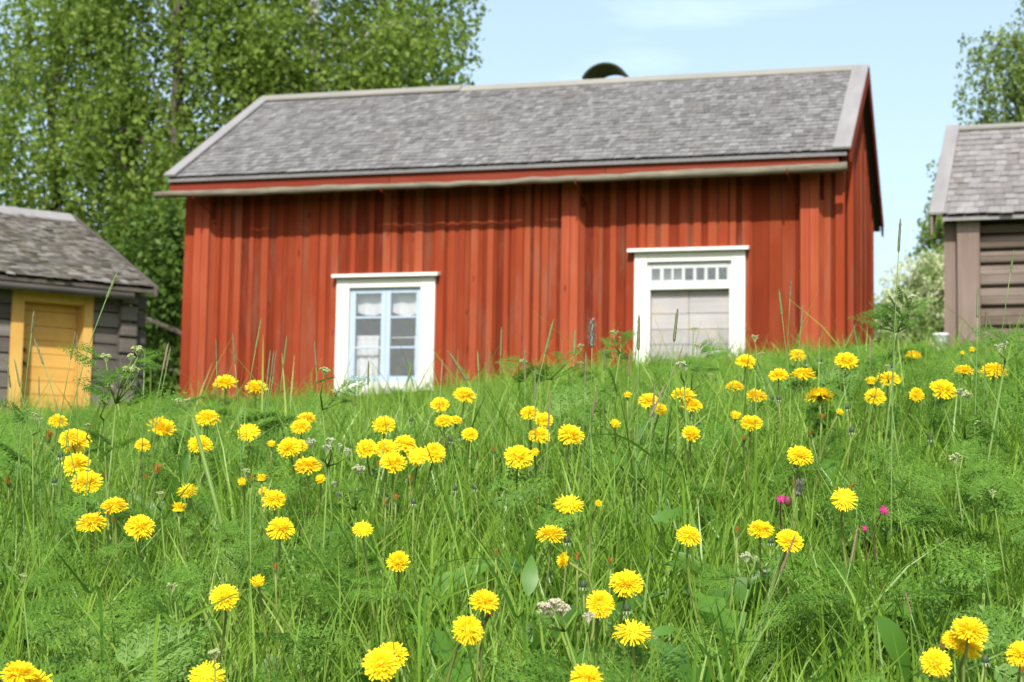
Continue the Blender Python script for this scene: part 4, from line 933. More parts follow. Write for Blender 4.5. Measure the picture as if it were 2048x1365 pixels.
for b_ in [
(109,963,10,'dark bud left of the lowest flower in the left stack'),(121,911,12,'dark bud touching the middle flower of the left stack'),
(822,841,8,'small dark bud right of the domed dandelion below the window'),(901,879,12,'dark bud upper left of the small round dandelion'),
(950,975,12,'dark bud in the grass far below the small round dandelion'),(827,1004,11,'dark bud below the crumpled brown head'),
(909,978,10,'dark bud between two others below the white window cluster'),(1640,721,10,'dark bud above the broad flat dandelion, right one of two'),
(1612,726,9,'dark bud above the broad flat dandelion, left one of two'),(1544,797,9,'left bud of the pair beside the wide flat dandelion'),
(1557,797,9,'right bud of the pair beside the wide flat dandelion'),(1694,815,10,'bud right of the dandelion seen from below'),
(1704,861,12,'bud below the drooping dandelion at the right'),(1861,875,13,'bud below the large dandelion by the brown shed corner'),
(1254,1217,15,'dark bud between the three stepped dandelions at lower centre'),(1167,1170,14,'green bud left of the top stepped dandelion'),
(1133,1081,13,'bud right of the shallow domed dandelion'),(1784,733,10,'dark bud in the middle of the parted dandelion'),
(565,884,11,'dark bud in front of a dandelion below the overlapping pair'),(1430,760,8,'bud upper right of the pair below the grey door'),
(1541,1083,11,'dark bud under the left dandelion of the right hand pair'),(1970,1320,15,'green bud below the bright clump at lower right')]: bud(*b_)
# red campions
for (x, y, w_, lab) in [(1562,998,17,'pink campion flower with a dark red bud, left of the star shaped dandelion'),(1768,1021,18,'bright pink campion flower right of the star shaped dandelion'),(1730,1057,11,'small pink campion flower below the star shaped dandelion')]:
    P = place(x, y, .24); Z = float(P@cf); R = w_*Z/F_PX/2*1.15; gx_ = P[0]+.02; gy_ = P[1]+.04; base = (gx_, gy_, G(gx_, gy_)-.01); root = empty('pink_campion', base, label=lab, cat='wildflower', group='pink campions')
    mb = MB(); q = Vector(P-np.array(base)); r = random.Random(int(x)); A = Vector((r.uniform(-.3, .3), -.9, .4)).normalized(); Mx = axis_mat(A, r.random(), 1, q)
    for k in range(5):
        for sgn in (-1, 1):
            a = 2*math.pi*k/5+sgn*.28; c, s = math.cos(a), math.sin(a); V = [(c*.1*R-s*.05*R, s*.1*R+c*.05*R, 0), (c*.1*R+s*.05*R, s*.1*R-c*.05*R, 0), (c*.7*R+s*.17*R, s*.7*R-c*.17*R, .1*R), (c*R+s*.08*R, s*R-c*.08*R, r.uniform(-.25, .3)*R), (c*R-s*.08*R, s*R+c*.08*R, .0), (c*.6*R-s*.13*R, s*.6*R+c*.13*R, .08*R)]
            mb.add([tuple(Mx@Vector(v)) for v in V], [(0, 1, 2, 3, 4, 5)])
    mb.build('petals', M['pink'], root)
    mb = MB(); mb.tube([tuple(Mx@Vector((0, 0, -t*R))) for t in (0, .3, .9, 1.3)], [R*.16, R*.32, R*.3, R*.1], 8); mb.build('calyx', M['campcalyx'], root, smooth=True)
    e = Mx@Vector((0, 0, -1.3*R)); stem_mesh(np.array(base)+np.array(e), A, base, .001, .0016, M['campcalyx'], root)
    if x == 1562:
        mb = MB(); b2 = q+Vector((.010, .0, -.003)); mb.ball(b2, .0055, 8, 6, sz=1.5); mb.tube([b2-Vector((0, 0, .006)), e], .0008, 5); mb.build('bud', M['campcalyx'], root, smooth=True)
    occ(x, y, w_*.6, w_*.6, Z-.02)

# timothy and foxtail grass heads: (top x,y, foot x,y, width px, kind, depth, label)
TG = 'tall grass stalks with seed heads'
TT = [
(234,546,213,597,7,'g',3.1,'green seed head high against the dark logs right of the yellow door'),
(68,622,63,666,6,'s',3.1,'slim grass head in front of the yellow door, highest there'),
(68,676,87,730,6,'s',3.0,'grass head leaning left in front of the yellow door'),
(152,661,141,720,5,'s',3.2,'left of two close grass heads at the yellow door right side'),
(154,668,154,722,4,'b',3.4,'right of two close grass heads at the yellow door right side'),
(12,714,21,776,6,'s',2.9,'grass head at the far left before the grey logs'),
(29,719,40,775,5,'g',3.1,'thin grass head left of the yellow door foot'),
(78,753,78,792,4,'s',3.2,'short upright grass head low on the yellow door'),
(337,685,325,742,6,'b',3.4,'brownish grass head before the dark trees left of the red house'),
(341,695,333,735,5,'s',3.6,'shorter grass head touching the brownish one left of the red house'),
(432,677,433,722,4,'s',3.4,'thin grass head before the left end of the red wall'),
(465,665,470,728,5,'s',3.2,'grass head right above the dandelions at the red left end'),
(523,636,511,700,5,'g',3.5,'tall grass head against the red wall left of the window, highest there'),
(541,700,535,752,4,'s',3.5,'left of three bundled grass heads on the red wall'),
(548,701,541,755,4,'s',3.6,'middle of three bundled grass heads on the red wall'),
(553,702,546,752,4,'b',3.7,'right of three bundled grass heads on the red wall'),
(574,672,566,735,5,'g',3.5,'grass head leaning right beside the three bundled ones'),
(629,681,632,735,4,'s',3.8,'grass head just left of the white window frame'),
(737,722,736,772,5,'s',3.2,'dark grass head in front of the window left sash'),
(710,770,710,812,4,'s',3.3,'short dark grass head below the white window sill'),
(825,723,815,765,5,'g',3.3,'grass head in front of the window right sash'),
(885,718,882,766,5,'b',3.4,'brown grass head right of the white window'),
(897,703,934,762,7,'s',3.0,'thick grass head bent left, right of the white window'),
(955,702,957,745,5,'g',3.9,'blurry grass head on the red wall, first right of the bent thick one'),
(980,702,976,745,4,'b',4.2,'blurry brown grass head on the red wall, second right of the bent thick one'),
(1003,655,1001,715,5,'g',4.2,'pale blurry grass head on the red wall before the middle post'),
(1107,640,1090,708,7,'g',3.2,'leaning green grass head left of the middle red post'),
(1150,662,1148,712,6,'g',3.5,'green grass head right on the middle red post'),
(1185,641,1184,694,11,'f',2.9,'fuzzy pale flowering grass head right of the middle red post'),
(1172,702,1170,775,6,'s',3.1,'long dark grass head below the fuzzy pale one'),
(1208,694,1208,742,5,'s',3.4,'grass head right of the fuzzy pale one'),
(1070,733,1070,800,5,'s',3.1,'upright grass head left of the middle red post foot'),
(1050,693,1050,765,5,'s',3.3,'grass head in the meadow left of the leaning green one'),
(1278,628,1277,702,8,'s',2.8,'dark bold grass head in front of the left door frame'),
(1355,618,1348,684,8,'s',2.8,'dark bold grass head in front of the grey door'),
(1259,705,1257,752,5,'b',3.4,'brown grass head left of the white door frame foot'),
(1273,752,1269,785,4,'s',3.2,'short grass head under the left door frame foot'),
(1367,690,1340,760,4,'b',3.0,'thin pale head leaning right below the grey door'),
(1310,764,1305,832,6,'s',2.9,'dark upright head of the crossing pair over a yellow flower'),
(1331,767,1300,836,6,'b',2.9,'slanting head of the crossing pair over a yellow flower'),
(1195,771,1181,850,5,'b',2.95,'brown head leaning right in the meadow below the fuzzy one'),
(1100,778,1097,860,5,'b',2.95,'brown upright head before the group of three dandelions'),
(1558,580,1564,632,6,'g',3.9,'blurry green head on the red wall right of the door, left of a brown one'),
(1582,560,1580,598,5,'b',3.9,'blurry brown head on the red wall right of the door, highest there'),
(1606,608,1602,652,5,'b',3.9,'blurry brown head in front of the right red post'),
(1707,650,1714,690,5,'g',4.0,'pale green head before the right gable foot'),
(1740,672,1740,720,5,'b',4.2,'thin head right at the far corner of the red house'),
(1801,437,1797,505,7,'s',2.6,'very tall dark grass head against the sky between house and brown shed'),
(1832,538,1817,577,6,'s',3.0,'leaning dark grass head in front of the blossoming bush'),
(1956,574,1955,636,7,'s',2.9,'dark grass head in front of the brown shed boxed post'),
(1973,620,1972,660,6,'s',3.1,'shorter dark grass head beside the boxed post of the brown shed'),
(2028,500,2021,546,5,'g',3.2,'slim grass head before the brown shed logs, highest there'),
(2005,660,2004,694,4,'s',3.3,'short grass head low before the brown shed logs'),
(1591,1068,1560,1150,6,'b',2.15,'brown grass head crossing the right flower of a pair'),
(1716,1050,1701,1128,6,'b',2.2,'brown grass head below the small pink flower'),
(1601,960,1595,992,12,'f',2.4,'fuzzy grey grass head beside the left pink flower'),
(1809,1180,1822,1228,5,'b',2.0,'short brown grass head in the lower right meadow'),
(1269,853,1270,892,6,'g',2.9,'greyish green head in the meadow below the door frame'),
(290,702,288,760,5,'g',2.9,'nodding green head over the parsley left of the red house'),
]
for k_, (x, y, x2, y2, wp, kd, Z, lab) in enumerate(TT):
    r = random.Random(k_+100); a = ray(x, y)*Z; b = ray(x2, y2)*(Z+r.uniform(-.01, .01)); a, b = Vector(a), Vector(b); R = wp*Z/F_PX/2
    dirv = (a-b).normalized(); foot = b-dirv*.12; gx_ = foot.x-dirv.x*.12; gy_ = foot.y+r.uniform(0, .05); base = Vector((gx_, gy_, G(gx_, gy_)-.01))
    root = empty('grass_stalk', base, label=lab, cat='grass stalk', group=TG)
    mb = MB(); n = 18; Lh = (a-b).length
    pts = []; rr = []
    for i in range(n+1):
        t = i/n; pts.append(b+(a-b)*t-base); rr.append(R*min(1, (1-t)*6+.12)*min(1, t*9+.4)*(1-.25*t)*.8)
    mb.tube(pts, rr, 6)
    ns = int(90 if kd != 'f' else 150); ax = dirv; o1 = ax.orthogonal().normalized(); o2 = ax.cross(o1)
    for i in range(ns):
        t = r.random(); az = r.uniform(0, 6.283); ra = R*min(1, (1-t)*6+.12)*min(1, t*9+.4)*(1-.25*t)*.75; d_ = o1*math.cos(az)+o2*math.sin(az); tn = ax.cross(d_)
        p0 = b+(a-b)*t-base+d_*ra; ln = R*r.uniform(.5, .9)*(2.0 if kd == 'f' else 1); up = (ax*1.1+d_*(.5 if kd != 'f' else 1.2)).normalized()
        mb.add([p0-tn*R*.22, p0+tn*R*.22, p0+up*ln+tn*R*.05, p0+up*ln-tn*R*.05], [(0, 1, 2, 3)])
    mb.build('seed_head', M[{'s': 'seed', 'g': 'seedgreen', 'b': 'seedbrown', 'f': 'seedfuzz'}[kd]], root)
    stem_mesh(b, dirv, base, .0008, .0014, M['gstem'], root, n=9, sides=5)
    # one or two leaf blades on the stalk
    mb = MB()
    for q in range(1):
        t = r.uniform(.25, .6); o = base.lerp(b, t)-base; az = r.uniform(0, 6.283); d_ = Vector((math.cos(az), math.sin(az), r.uniform(.5, 1.6))).normalized(); l = r.uniform(.07, .15); sd_ = d_.cross(Vector((0, 0, 1))).normalized(); V = []
        for s_, wq in ((0, .6), (.35, 1), (.7, .7), (1, .08)): c = o+d_*l*s_-Vector((0, 0, 1))*l*.35*s_*s_; V += [c-sd_*.0022*wq, c+sd_*.0022*wq]
        mb.add(V, [(0, 1, 3, 2), (2, 3, 5, 4), (4, 5, 7, 6)])
    mb.build('leaf_blade', M['grass'], root)

# ------------------------------------------------------------------ feathery leaf template (along +X, unit length)
def fern_template(npin=8, nsub=6, seed=1):
    r = random.Random(seed); V = []; Fs = []
    def blade(p, d, l, w_, z0, z1):
        n0 = len(V); px_, py_ = -d[1], d[0]
        V.extend([(p[0], p[1], z0), (p[0]+d[0]*l*.45+px_*w_, p[1]+d[1]*l*.45+py_*w_, (z0+z1)/2+.01), (p[0]+d[0]*l, p[1]+d[1]*l, z1), (p[0]+d[0]*l*.45-px_*w_, p[1]+d[1]*l*.45-py_*w_, (z0+z1)/2+.01)])
        Fs.append((n0, n0+3, n0+2, n0+1))
    zf = lambda x: .10*x-.32*x*x
    for k in range(5): blade((k*.2, 0), (1, 0), .22, .006, zf(k*.2), zf(k*.2+.2))
    for k in range(npin):
        t = .22+.75*k/(npin-1); L_ = (.42*(1-t)**.75+.04)*r.uniform(.9, 1.1)
        for sg in (-1, 1):
            an = math.radians(62-18*t)*sg; d = (math.cos(an), math.sin(an)); z = zf(t)
            blade((t, 0), d, L_, .005, z, z-.12*L_)
            m = max(2, int(nsub*L_/.4+1))
            for j in range(m):
                u = .22+.75*j/max(1, m-1); p = (t+d[0]*L_*u, d[1]*L_*u); l2 = L_*.36*(1-u*.75)+.018; zz = z-.12*L_*u
                for s2 in (-1, 1):
                    a2 = an+s2*math.radians(42); blade(p, (math.cos(a2), math.sin(a2)), l2, l2*.17+.002, zz, zz-.02+r.uniform(-.03, .03))
                    if l2 > .05:
                        for q in (.35, .65):
                            for s3 in (-1, 1):
                                a3 = a2+s3*math.radians(38); blade((p[0]+math.cos(a2)*l2*q, p[1]+math.sin(a2)*l2*q), (math.cos(a3), math.sin(a3)), l2*.5*(1.1-q), l2*.09, zz, zz-.01+r.uniform(-.02, .02))
    return np.array(V), np.array(Fs)
FT = [fern_template(8, 5, 1), fern_template(7, 5, 2), fern_template(9, 6, 3)]
def frames(dirs, roll):
    x = dirs/np.linalg.norm(dirs, axis=1)[:, None]; up = np.tile([0, 0, 1.0], (len(x), 1)); y = np.cross(up, x); y /= np.linalg.norm(y, axis=1)[:, None]; z = np.cross(x, y)
    c, s = np.cos(roll)[:, None], np.sin(roll)[:, None]
    return x, y*c+z*s, z*c-y*s
def fern_leaf_mesh(name, base, items, mtl, parent):
    V = []; Fq = []; n = 0
    for (o, d, l, rl, k) in items:
        T_, Fk = FT[k % 3]; x = np.array([d], float); x /= np.linalg.norm(x); n0 = np.array([[rl*.5, -.7, .75]]); y = np.cross(n0, x); y /= np.linalg.norm(y); z = np.cross(x, y); v = np.array(o)+l*(T_[:, :1]*x+T_[:, 1:2]*y+T_[:, 2:]*z); V.append(v); Fq.append(Fk+n); n += len(v)
    return npmesh(name, np.concatenate(V), np.concatenate(Fq), mtl, parent)
# cow parsley in bud: (foot px dx, stem, list of umbel px, size, depth, label)
PG = 'cow parsley plants coming into bloom'
PP = [
(232,1.0,2.75,'u',[(213,711,17),(262,710,15),(277,698,20),(262,738,24),(275,737,14),(218,770,15),(268,773,14)],'tall cow parsley with several bud clusters before the log shed corner'),
(207,.6,2.8,'u',[(207,805,18)],'single cow parsley bud cluster below the tall plant at the log shed corner'),
(385,2.0,2.7,'u',[(353,800,16),(373,800,16)],'cow parsley twin bud cluster at the foot of the red house left corner'),
(180,.6,2.9,'u',[(177,848,12)],'small cow parsley cluster right of the dandelion under the yellow door'),
(65,.6,2.7,'u',[(55,818,12),(70,828,14),(80,835,12)],'loose cow parsley cluster at the foot of the yellow door'),
(655,.8,2.55,'w',[(622,882,18),(661,877,16),(656,893,16),(678,888,12),(693,898,14)],'cow parsley with open whitish florets left of the flower cluster below the window'),
(712,.6,2.6,'w',[(716,936,22),(672,965,14),(677,985,12)],'cow parsley florets below left of the lowest cluster dandelion'),
(645,.9,2.9,'u',[(672,782,16),(690,785,12),(648,740,20)],'cow parsley with leafy top against the left window frame'),
(1368,.8,3.0,'w',[(1363,726,16),(1372,730,12)],'small whitish parsley cluster in front of the grey door foot'),
(1383,.9,3.5,'u',[(1387,656,12),(1395,690,12),(1422,748,10)],'parsley plant with pale buds in front of the grey door'),
(1240,.9,3.4,'u',[(1228,663,12),(1240,672,9)],'parsley plant with pale buds left of the white door frame'),
(1100,.8,3.5,'u',[(1045,722,14),(1163,690,12),(1160,725,12)],'parsley plant with pale buds around the middle red post foot'),
(1510,.8,3.3,'u',[(1510,673,13),(1522,705,11)],'parsley plant with a green bud right of the white door frame'),
(1130,.9,1.95,'p',[(1090,1210,24),(1110,1205,26),(1125,1215,26),(1100,1228,22),(1083,1222,18)],'pinkish cream flower cluster on a leaning stem at lower centre'),
(1175,.6,1.95,'p',[(1177,1227,18)],'small pinkish cluster left under the round faced dandelion'),
(1497,.8,2.2,'w',[(1493,1108,18),(1510,1112,10),(1478,1143,6)],'cow parsley florets below the pair of dandelions at the right'),
(1912,.8,2.4,'u',[(1912,913,22)],'yellow green parsley cluster in the meadow below the brown shed'),
(1930,1.0,2.7,'u',[(1922,782,18),(1935,790,18),(1963,845,18)],'parsley cluster touching the large dandelion by the brown shed corner'),
(1795,1.0,2.9,'u',[(1825,592,18),(1808,600,12),(1768,618,14),(1748,630,14),(1820,625,10)],'tall cow parsley in front of the blossoming bush right of the house'),
(2010,1.0,2.6,'w',[(1998,690,14),(2010,684,12),(2040,690,14)],'leafy cow parsley with spiky cluster before the brown shed logs'),
(350,.6,2.1,'u',[(345,1167,16)],'pale parsley cluster in the lower left meadow'),
(430,.6,1.8,'u',[(430,1302,22)],'parsley cluster just above the large spiky dandelion at the bottom'),
(46,.6,2.0,'u',[(46,1148,14)],'parsley cluster near the left edge in the lower meadow'),
(322,.6,2.5,'u',[(321,985,13)],'parsley cluster left of the narrow half open dandelion'),
(500,.6,2.5,'u',[(492,940,14)],'pale parsley cluster among leaves left of the neat domed dandelion'),
(1778,.6,2.8,'u',[(1778,730,11)],'parsley cluster above the dandelion parted by a bud'),
(1990,.6,2.3,'u',[(1985,980,12)],'pale parsley cluster near the right edge in mid meadow'),
]
LEAN = {385: (455-1024)/F_PX*100, 1130: (1215-1024)/F_PX*100}
for (fx, lh, Z, kd, ums, lab) in PP:
    r = random.Random(int(fx*7)); pts_ = [Vector(ray(x, y)*(Z+r.uniform(-.05, .05))) for x, y, _ in ums]
    my = max(u[1] for u in ums); node = Vector(ray(fx, my+35)*Z); gx_ = node.x+r.uniform(-.03, .03); gx_ = LEAN[fx]/100*node.y if fx in LEAN else gx_; base = Vector((gx_, node.y+.02, G(gx_, node.y+.02)-.01))
    root = empty('cow_parsley' if kd != 'p' else 'valerian', base, label=lab, cat='wildflower', group=PG if kd != 'p' else None)
    mb = MB(); mb.tube([(0, 0, 0), (r.uniform(-.005, .005), 0, (node.z-base.z)*.5), tuple(node-base)], [.0026*lh, .0022*lh, .0016*lh], 7)
    for p in pts_:
        m_ = node.lerp(p, .5)+Vector((r.uniform(-.006, .006), 0, -.008)); q = p-Vector((0, 0, .012)); mb.tube([tuple(node-base), tuple(m_-base), tuple(q-base)], [.0016, .0013, .0009], 5)
    mb.build('stem', M['pstem'], root, smooth=True)
    for p, (x, y, wp) in zip(pts_, ums):
        R = wp*Z/F_PX/2*1.2; mb = MB(); o = p-Vector((0, 0, .012))-base; ng = max(7, int(wp/1.25))
        for g in range(ng):
            an = r.uniform(0, 6.283); rr = R*math.sqrt(r.random()); c = Vector((math.cos(an)*rr, math.sin(an)*rr, R*r.uniform(-.15, .55)+R*.3*(1-rr/R)))+(p-base)-Vector((0, 0, .004)); mb.tube([tuple(o), tuple(c)], .0004, 3, cap=False)
            for k in range(9):
                d = Vector((r.gauss(0, 1), r.gauss(0, 1), abs(r.gauss(0, .8)))).normalized(); mb.ball(c+d*R*.22, R*r.uniform(.09, .16), 5, 3)
        mb.build('umbel', M[{'u': 'umbel', 'w': 'umbelwhite', 'p': 'umbelpink'}[kd]] if r.random() < .9 or kd == 'p' else M['umbelwhite'], root)
        if y > 760: occ(x, y, wp*.5, wp*.4, Z)
    items = []
    for k in range(5+2*len(ums)):
        t = r.uniform(.45, 1.0); o = Vector((0, 0, 0)).lerp(node-base, t); an = r.uniform(0, 6.283)
        if k < 2*len(ums): o = node.lerp(pts_[k//2], r.uniform(.2, .85))-base
        items.append((tuple(o), (math.cos(an), .6*math.sin(an), r.uniform(.1, .7)), r.uniform(.04, .085) if k < 2*len(ums) else r.uniform(.06, .12), r.uniform(-.5, .5), k))
    def clear(o, d, l):
        d = np.array(d)/np.linalg.norm(d); P_ = np.array([np.array(o)+np.array(base)+d*l*t+np.array([0, 0, q]) for t in (0, .3, .6, 1) for q in (-.02, 0, .02)]); x_, y_, z_ = project(P_)
        i_ = np.clip((x_/6).astype(int), 0, 344); j_ = np.clip((y_/6).astype(int), 0, 229); return not (z_ < OCC[j_, i_]).any()
    items = [it for it in items if clear(it[0], it[1], it[2])]
    for it in items[:9]: fern_leaf_mesh('leaf', base, [it], M['fern'], root)
    for it in items[9:]: fern_leaf_mesh('leaf', base, [it], M['fern'], root)

# ------------------------------------------------------------------ ground cover
SKX = [-200, 0, 300, 400, 640, 700, 880, 960, 1060, 1200, 1270, 1440, 1500, 1700, 1760, 1900, 2048, 2300]
SKY = [848, 840, 828, 820, 818, 822, 806, 774, 754, 734, 722, 712, 702, 690, 690, 708, 710, 710]
def free(P, keep, g, soft=28):
    """P (n,k,3): sample points of each plant. Drops plants that hide a flower or rise over the meadow's edge"""
    n, k, _ = P.shape; x, y, z = project(P.reshape(-1, 3)); i = np.clip((x/6).astype(int), 0, 344); j = np.clip((y/6).astype(int), 0, 229)
    ins = (x > 0) & (x < 2060) & (y > 0) & (y < 1372) & (z > .2)
    bad = (ins & (z < OCC[j, i])).reshape(n, k).any(1)
    sk = np.interp(x, SKX, SKY); over = (sk-y).reshape(n, k).max(1)
    lim = g.exponential(soft, n)-8
    return (~bad | (g.random(n) < keep)) & (over < lim)
def blades(n, y0, y1, margin, h, wd, seed, name, mtl, seg=4, keep=.05, soft=22, lay=.22, dens=None, k=.303):
    g = np.random.default_rng(seed); u = g.random(n); Y = np.sqrt(y0*y0+(y1*y1-y0*y0)*u); X = g.uniform(-1, 1, n)*(k*Y+margin)
    # clumps
    cx = g.normal(0, .03, n); X += cx
    hh = g.uniform(h[0], h[1], n)*g.uniform(.6, 1, n); az = g.uniform(0, 2*np.pi, n); ln = np.abs(g.normal(.1, lay, n)); bend = g.uniform(.02, .45, n)
    fa = az+np.pi/2+g.normal(0, .9, n); W = g.uniform(wd[0], wd[1], n)
    if dens is not None: m = g.random(n) < dens(X, Y); 
    else: m = np.ones(n, bool)
    t = np.linspace(0, 1, seg+1); B = np.stack([X, Y, ground(X, Y)-.01], 1)
    d = np.stack([np.cos(az), np.sin(az), np.zeros(n)], 1)
    off = (ln[:, None]*t+bend[:, None]*t**2.2); zz = (t-.30*(bend[:, None]+ln[:, None]*.4)*t**2.5)
    Cn = np.zeros((n, seg+1, 3)); done = ~m
    for sc in ((1, .8, .62, .46, .32, .2) if seg > 2 else (1, .6)):
        q = ~done; h_ = (hh*sc)[:, None]; Ct = B[:, None, :]+d[:, None, :]*(off*h_)[:, :, None]; Ct[:, :, 2] += zz*h_
        ok = q & free(Ct[:, 1:, :], keep, g, soft); Cn[ok] = Ct[ok]; done |= ok; m = (m & ~ok) | ok if False else m
        hit_ = ok if sc == 1 else hit_ | ok
    m = hit_
    Cn, fa, W = Cn[m], fa[m], W[m]; n = len(W); s = np.stack([np.cos(fa), np.sin(fa), g.normal(0, .25, n)], 1)
    tw = W[:, None]*np.array([.75, 1, .95, .7, .12][:seg+1] if seg == 4 else ([.9, .85, .1] if seg == 2 else np.linspace(1, .1, seg+1)))
    V = np.stack([Cn-s[:, None, :]*tw[:, :, None]/2, Cn+s[:, None, :]*tw[:, :, None]/2], 2).reshape(-1, 3)
    b0 = (np.arange(n)*(seg+1)*2)[:, None]; q = np.arange(seg)[None, :]*2
    Fq = np.stack([b0+q, b0+q+1, b0+q+3, b0+q+2], 2).reshape(-1, 4)
    return npmesh(name, V, Fq, mtl)
tag(blades(180000, 1.45, 6.3, 1.4, (.13, .33), (.0022, .0052), 101, 'meadow_grass', M['grass']), label='dense green meadow grass among the dandelions in front', cat='grass', kind='stuff')
tag(blades(110000, 4.4, 15, .9, (.10, .34), (.004, .008), 102, 'distant_grass', M['fargrass'], seg=4, keep=1, soft=24), label='blurred meadow grass running back to the red house', cat='grass', kind='stuff')
tag(blades(90000, 14, 34, 2.5, (.12, .50), (.010, .018), 103, 'far_grass', M['fargrass'], seg=4, keep=1, soft=12), label='far grass around the buildings and behind them', cat='grass', kind='stuff')
tag(blades(62000, 1.45, 5.5, 1.35, (.04, .15), (.002, .0045), 105, 'short_grass', M['grass'], keep=.3), label='short grass undergrowth filling the meadow floor', cat='grass', kind='stuff')
tag(blades(1900, 2.8, 6.6, .5, (.30, .56), (.003, .0058), 106, 'crest_grass', M['grass'], keep=.1, soft=75, lay=.2), label='tall uneven grass along the top of the near bank', cat='grass', kind='stuff')
tag(blades(5000, 8, 17.2, .9, (.30, .75), (.006, .011), 107, 'wall_grass', M['fargrass'], keep=1, soft=30, lay=.15), label='taller blurred grass close to the walls', cat='grass', kind='stuff')
# long single blades that stand out
tag(blades(1100, 1.6, 6.0, .5, (.26, .42), (.003, .0062), 104, 'tall_grass', M['grass'], keep=.03, soft=40, lay=.25), label='long loose grass blades rising above the meadow', cat='grass', kind='stuff')
def scatter_leaves(name, n, y0, y1, hr, lr, seed, mtl, templates, dens, label, keep=.05, soft=14, cat='leaves', tilt=(.0, .9), face=-.75):
    g = np.random.default_rng(seed); Y = np.sqrt(y0*y0+(y1*y1-y0*y0)*g.random(n)); X = g.uniform(-1, 1, n)*(.303*Y+.5); m = g.random(n) < dens(X/Y, Y)
    X, Y = X[m], Y[m]; n = len(X); H_ = g.uniform(*hr, n); O = np.stack([X, Y, ground(X, Y)+H_], 1); az = g.uniform(0, 2*np.pi, n); Lf = g.uniform(*lr, n)
    D_ = np.stack([np.cos(az), np.sin(az), g.uniform(*tilt, n)], 1); D_ /= np.linalg.norm(D_, axis=1)[:, None]; x = D_; n0 = np.stack([g.normal(0, .4, n), g.normal(face, .35, n), np.full(n, .75)], 1); y = np.cross(n0, x); y /= np.linalg.norm(y, axis=1)[:, None]; z = np.cross(x, y); kk = g.integers(0, len(templates), n); VV = []; FF = []; c = 0
    for k in range(len(templates)):
        T_, Fk = templates[k]; s = kk == k; xs, ys, zs, os_, ls = x[s], y[s], z[s], O[s], Lf[s]
        P = os_[:, None, :]+ls[:, None, None]*(T_[None, :, 0, None]*xs[:, None, :]+T_[None, :, 1, None]*ys[:, None, :]+T_[None, :, 2, None]*zs[:, None, :])
        ok = free(P[:, ::max(1, P.shape[1]//40), :], keep, g, soft); P2 = P[~ok].copy(); P2[:, :, 2] -= (H_[s][~ok]*.75)[:, None]; ok2 = free(P2[:, ::max(1, P.shape[1]//40), :], keep, g, soft); P = np.concatenate([P[ok], P2[ok2]]); q = len(P)
        VV.append(P.reshape(-1, 3)); FF.append((Fk[None]+(np.arange(q)*len(T_))[:, None, None]).reshape(-1, 4)+c); c += q*len(T_)
    return tag(npmesh(name, np.concatenate(VV), np.concatenate(FF), mtl), label=label, cat=cat, kind='stuff')
def fdens(u, Y):      # feathery leaves left and right, grass in the middle
    a = .10+.75*np.clip((-.05-u)/.12, 0, 1)+.55*np.clip((u-.13)/.08, 0, 1)
    return np.clip(a, 0, 1)
scatter_leaves('parsley_foliage', 2000, 1.5, 5.6, (.06, .25), (.08, .19), 201, M['fern'], FT, fdens, 'feathery cow parsley leaves spread through the meadow', soft=26)
scatter_leaves('distant_parsley_foliage', 1500, 5.0, 17, (.04, .20), (.12, .24), 203, M['fern'], FT[1:2], lambda u, Y: np.clip(.45+.5*np.sin(u*40)*np.sin(Y*1.3), .1, 1), 'blurred feathery weeds between the flowers and the red house', keep=1, soft=16)
def broad(seed, lobed):
    V = []; n = 10; r = random.Random(seed)
    for i in range(n+1):
        t = i/n; w_ = .14*math.sin(math.pi*min(1, t**.8))+.012
        if lobed: w_ *= (1.25 if i % 2 else .45)
        z = .5*t-.75*t*t
        V += [(t, -w_, z+.03), (t, 0, z), (t, w_, z+.03)]
    Fs = []
    for i in range(n): a = i*3; Fs += [(a, a+3, a+4, a+1), (a+1, a+4, a+5, a+2)]
    return np.array(V), np.array(Fs)
scatter_leaves('dandelion_leaves', 700, 1.5, 4.2, (.0, .06), (.10, .20), 202, M['broad'], [broad(1, True), broad(2, False), broad(3, True)], lambda u, Y: np.full(len(Y), .9), 'broad dandelion and dock leaves low in the grass', tilt=(.3, 1.6))

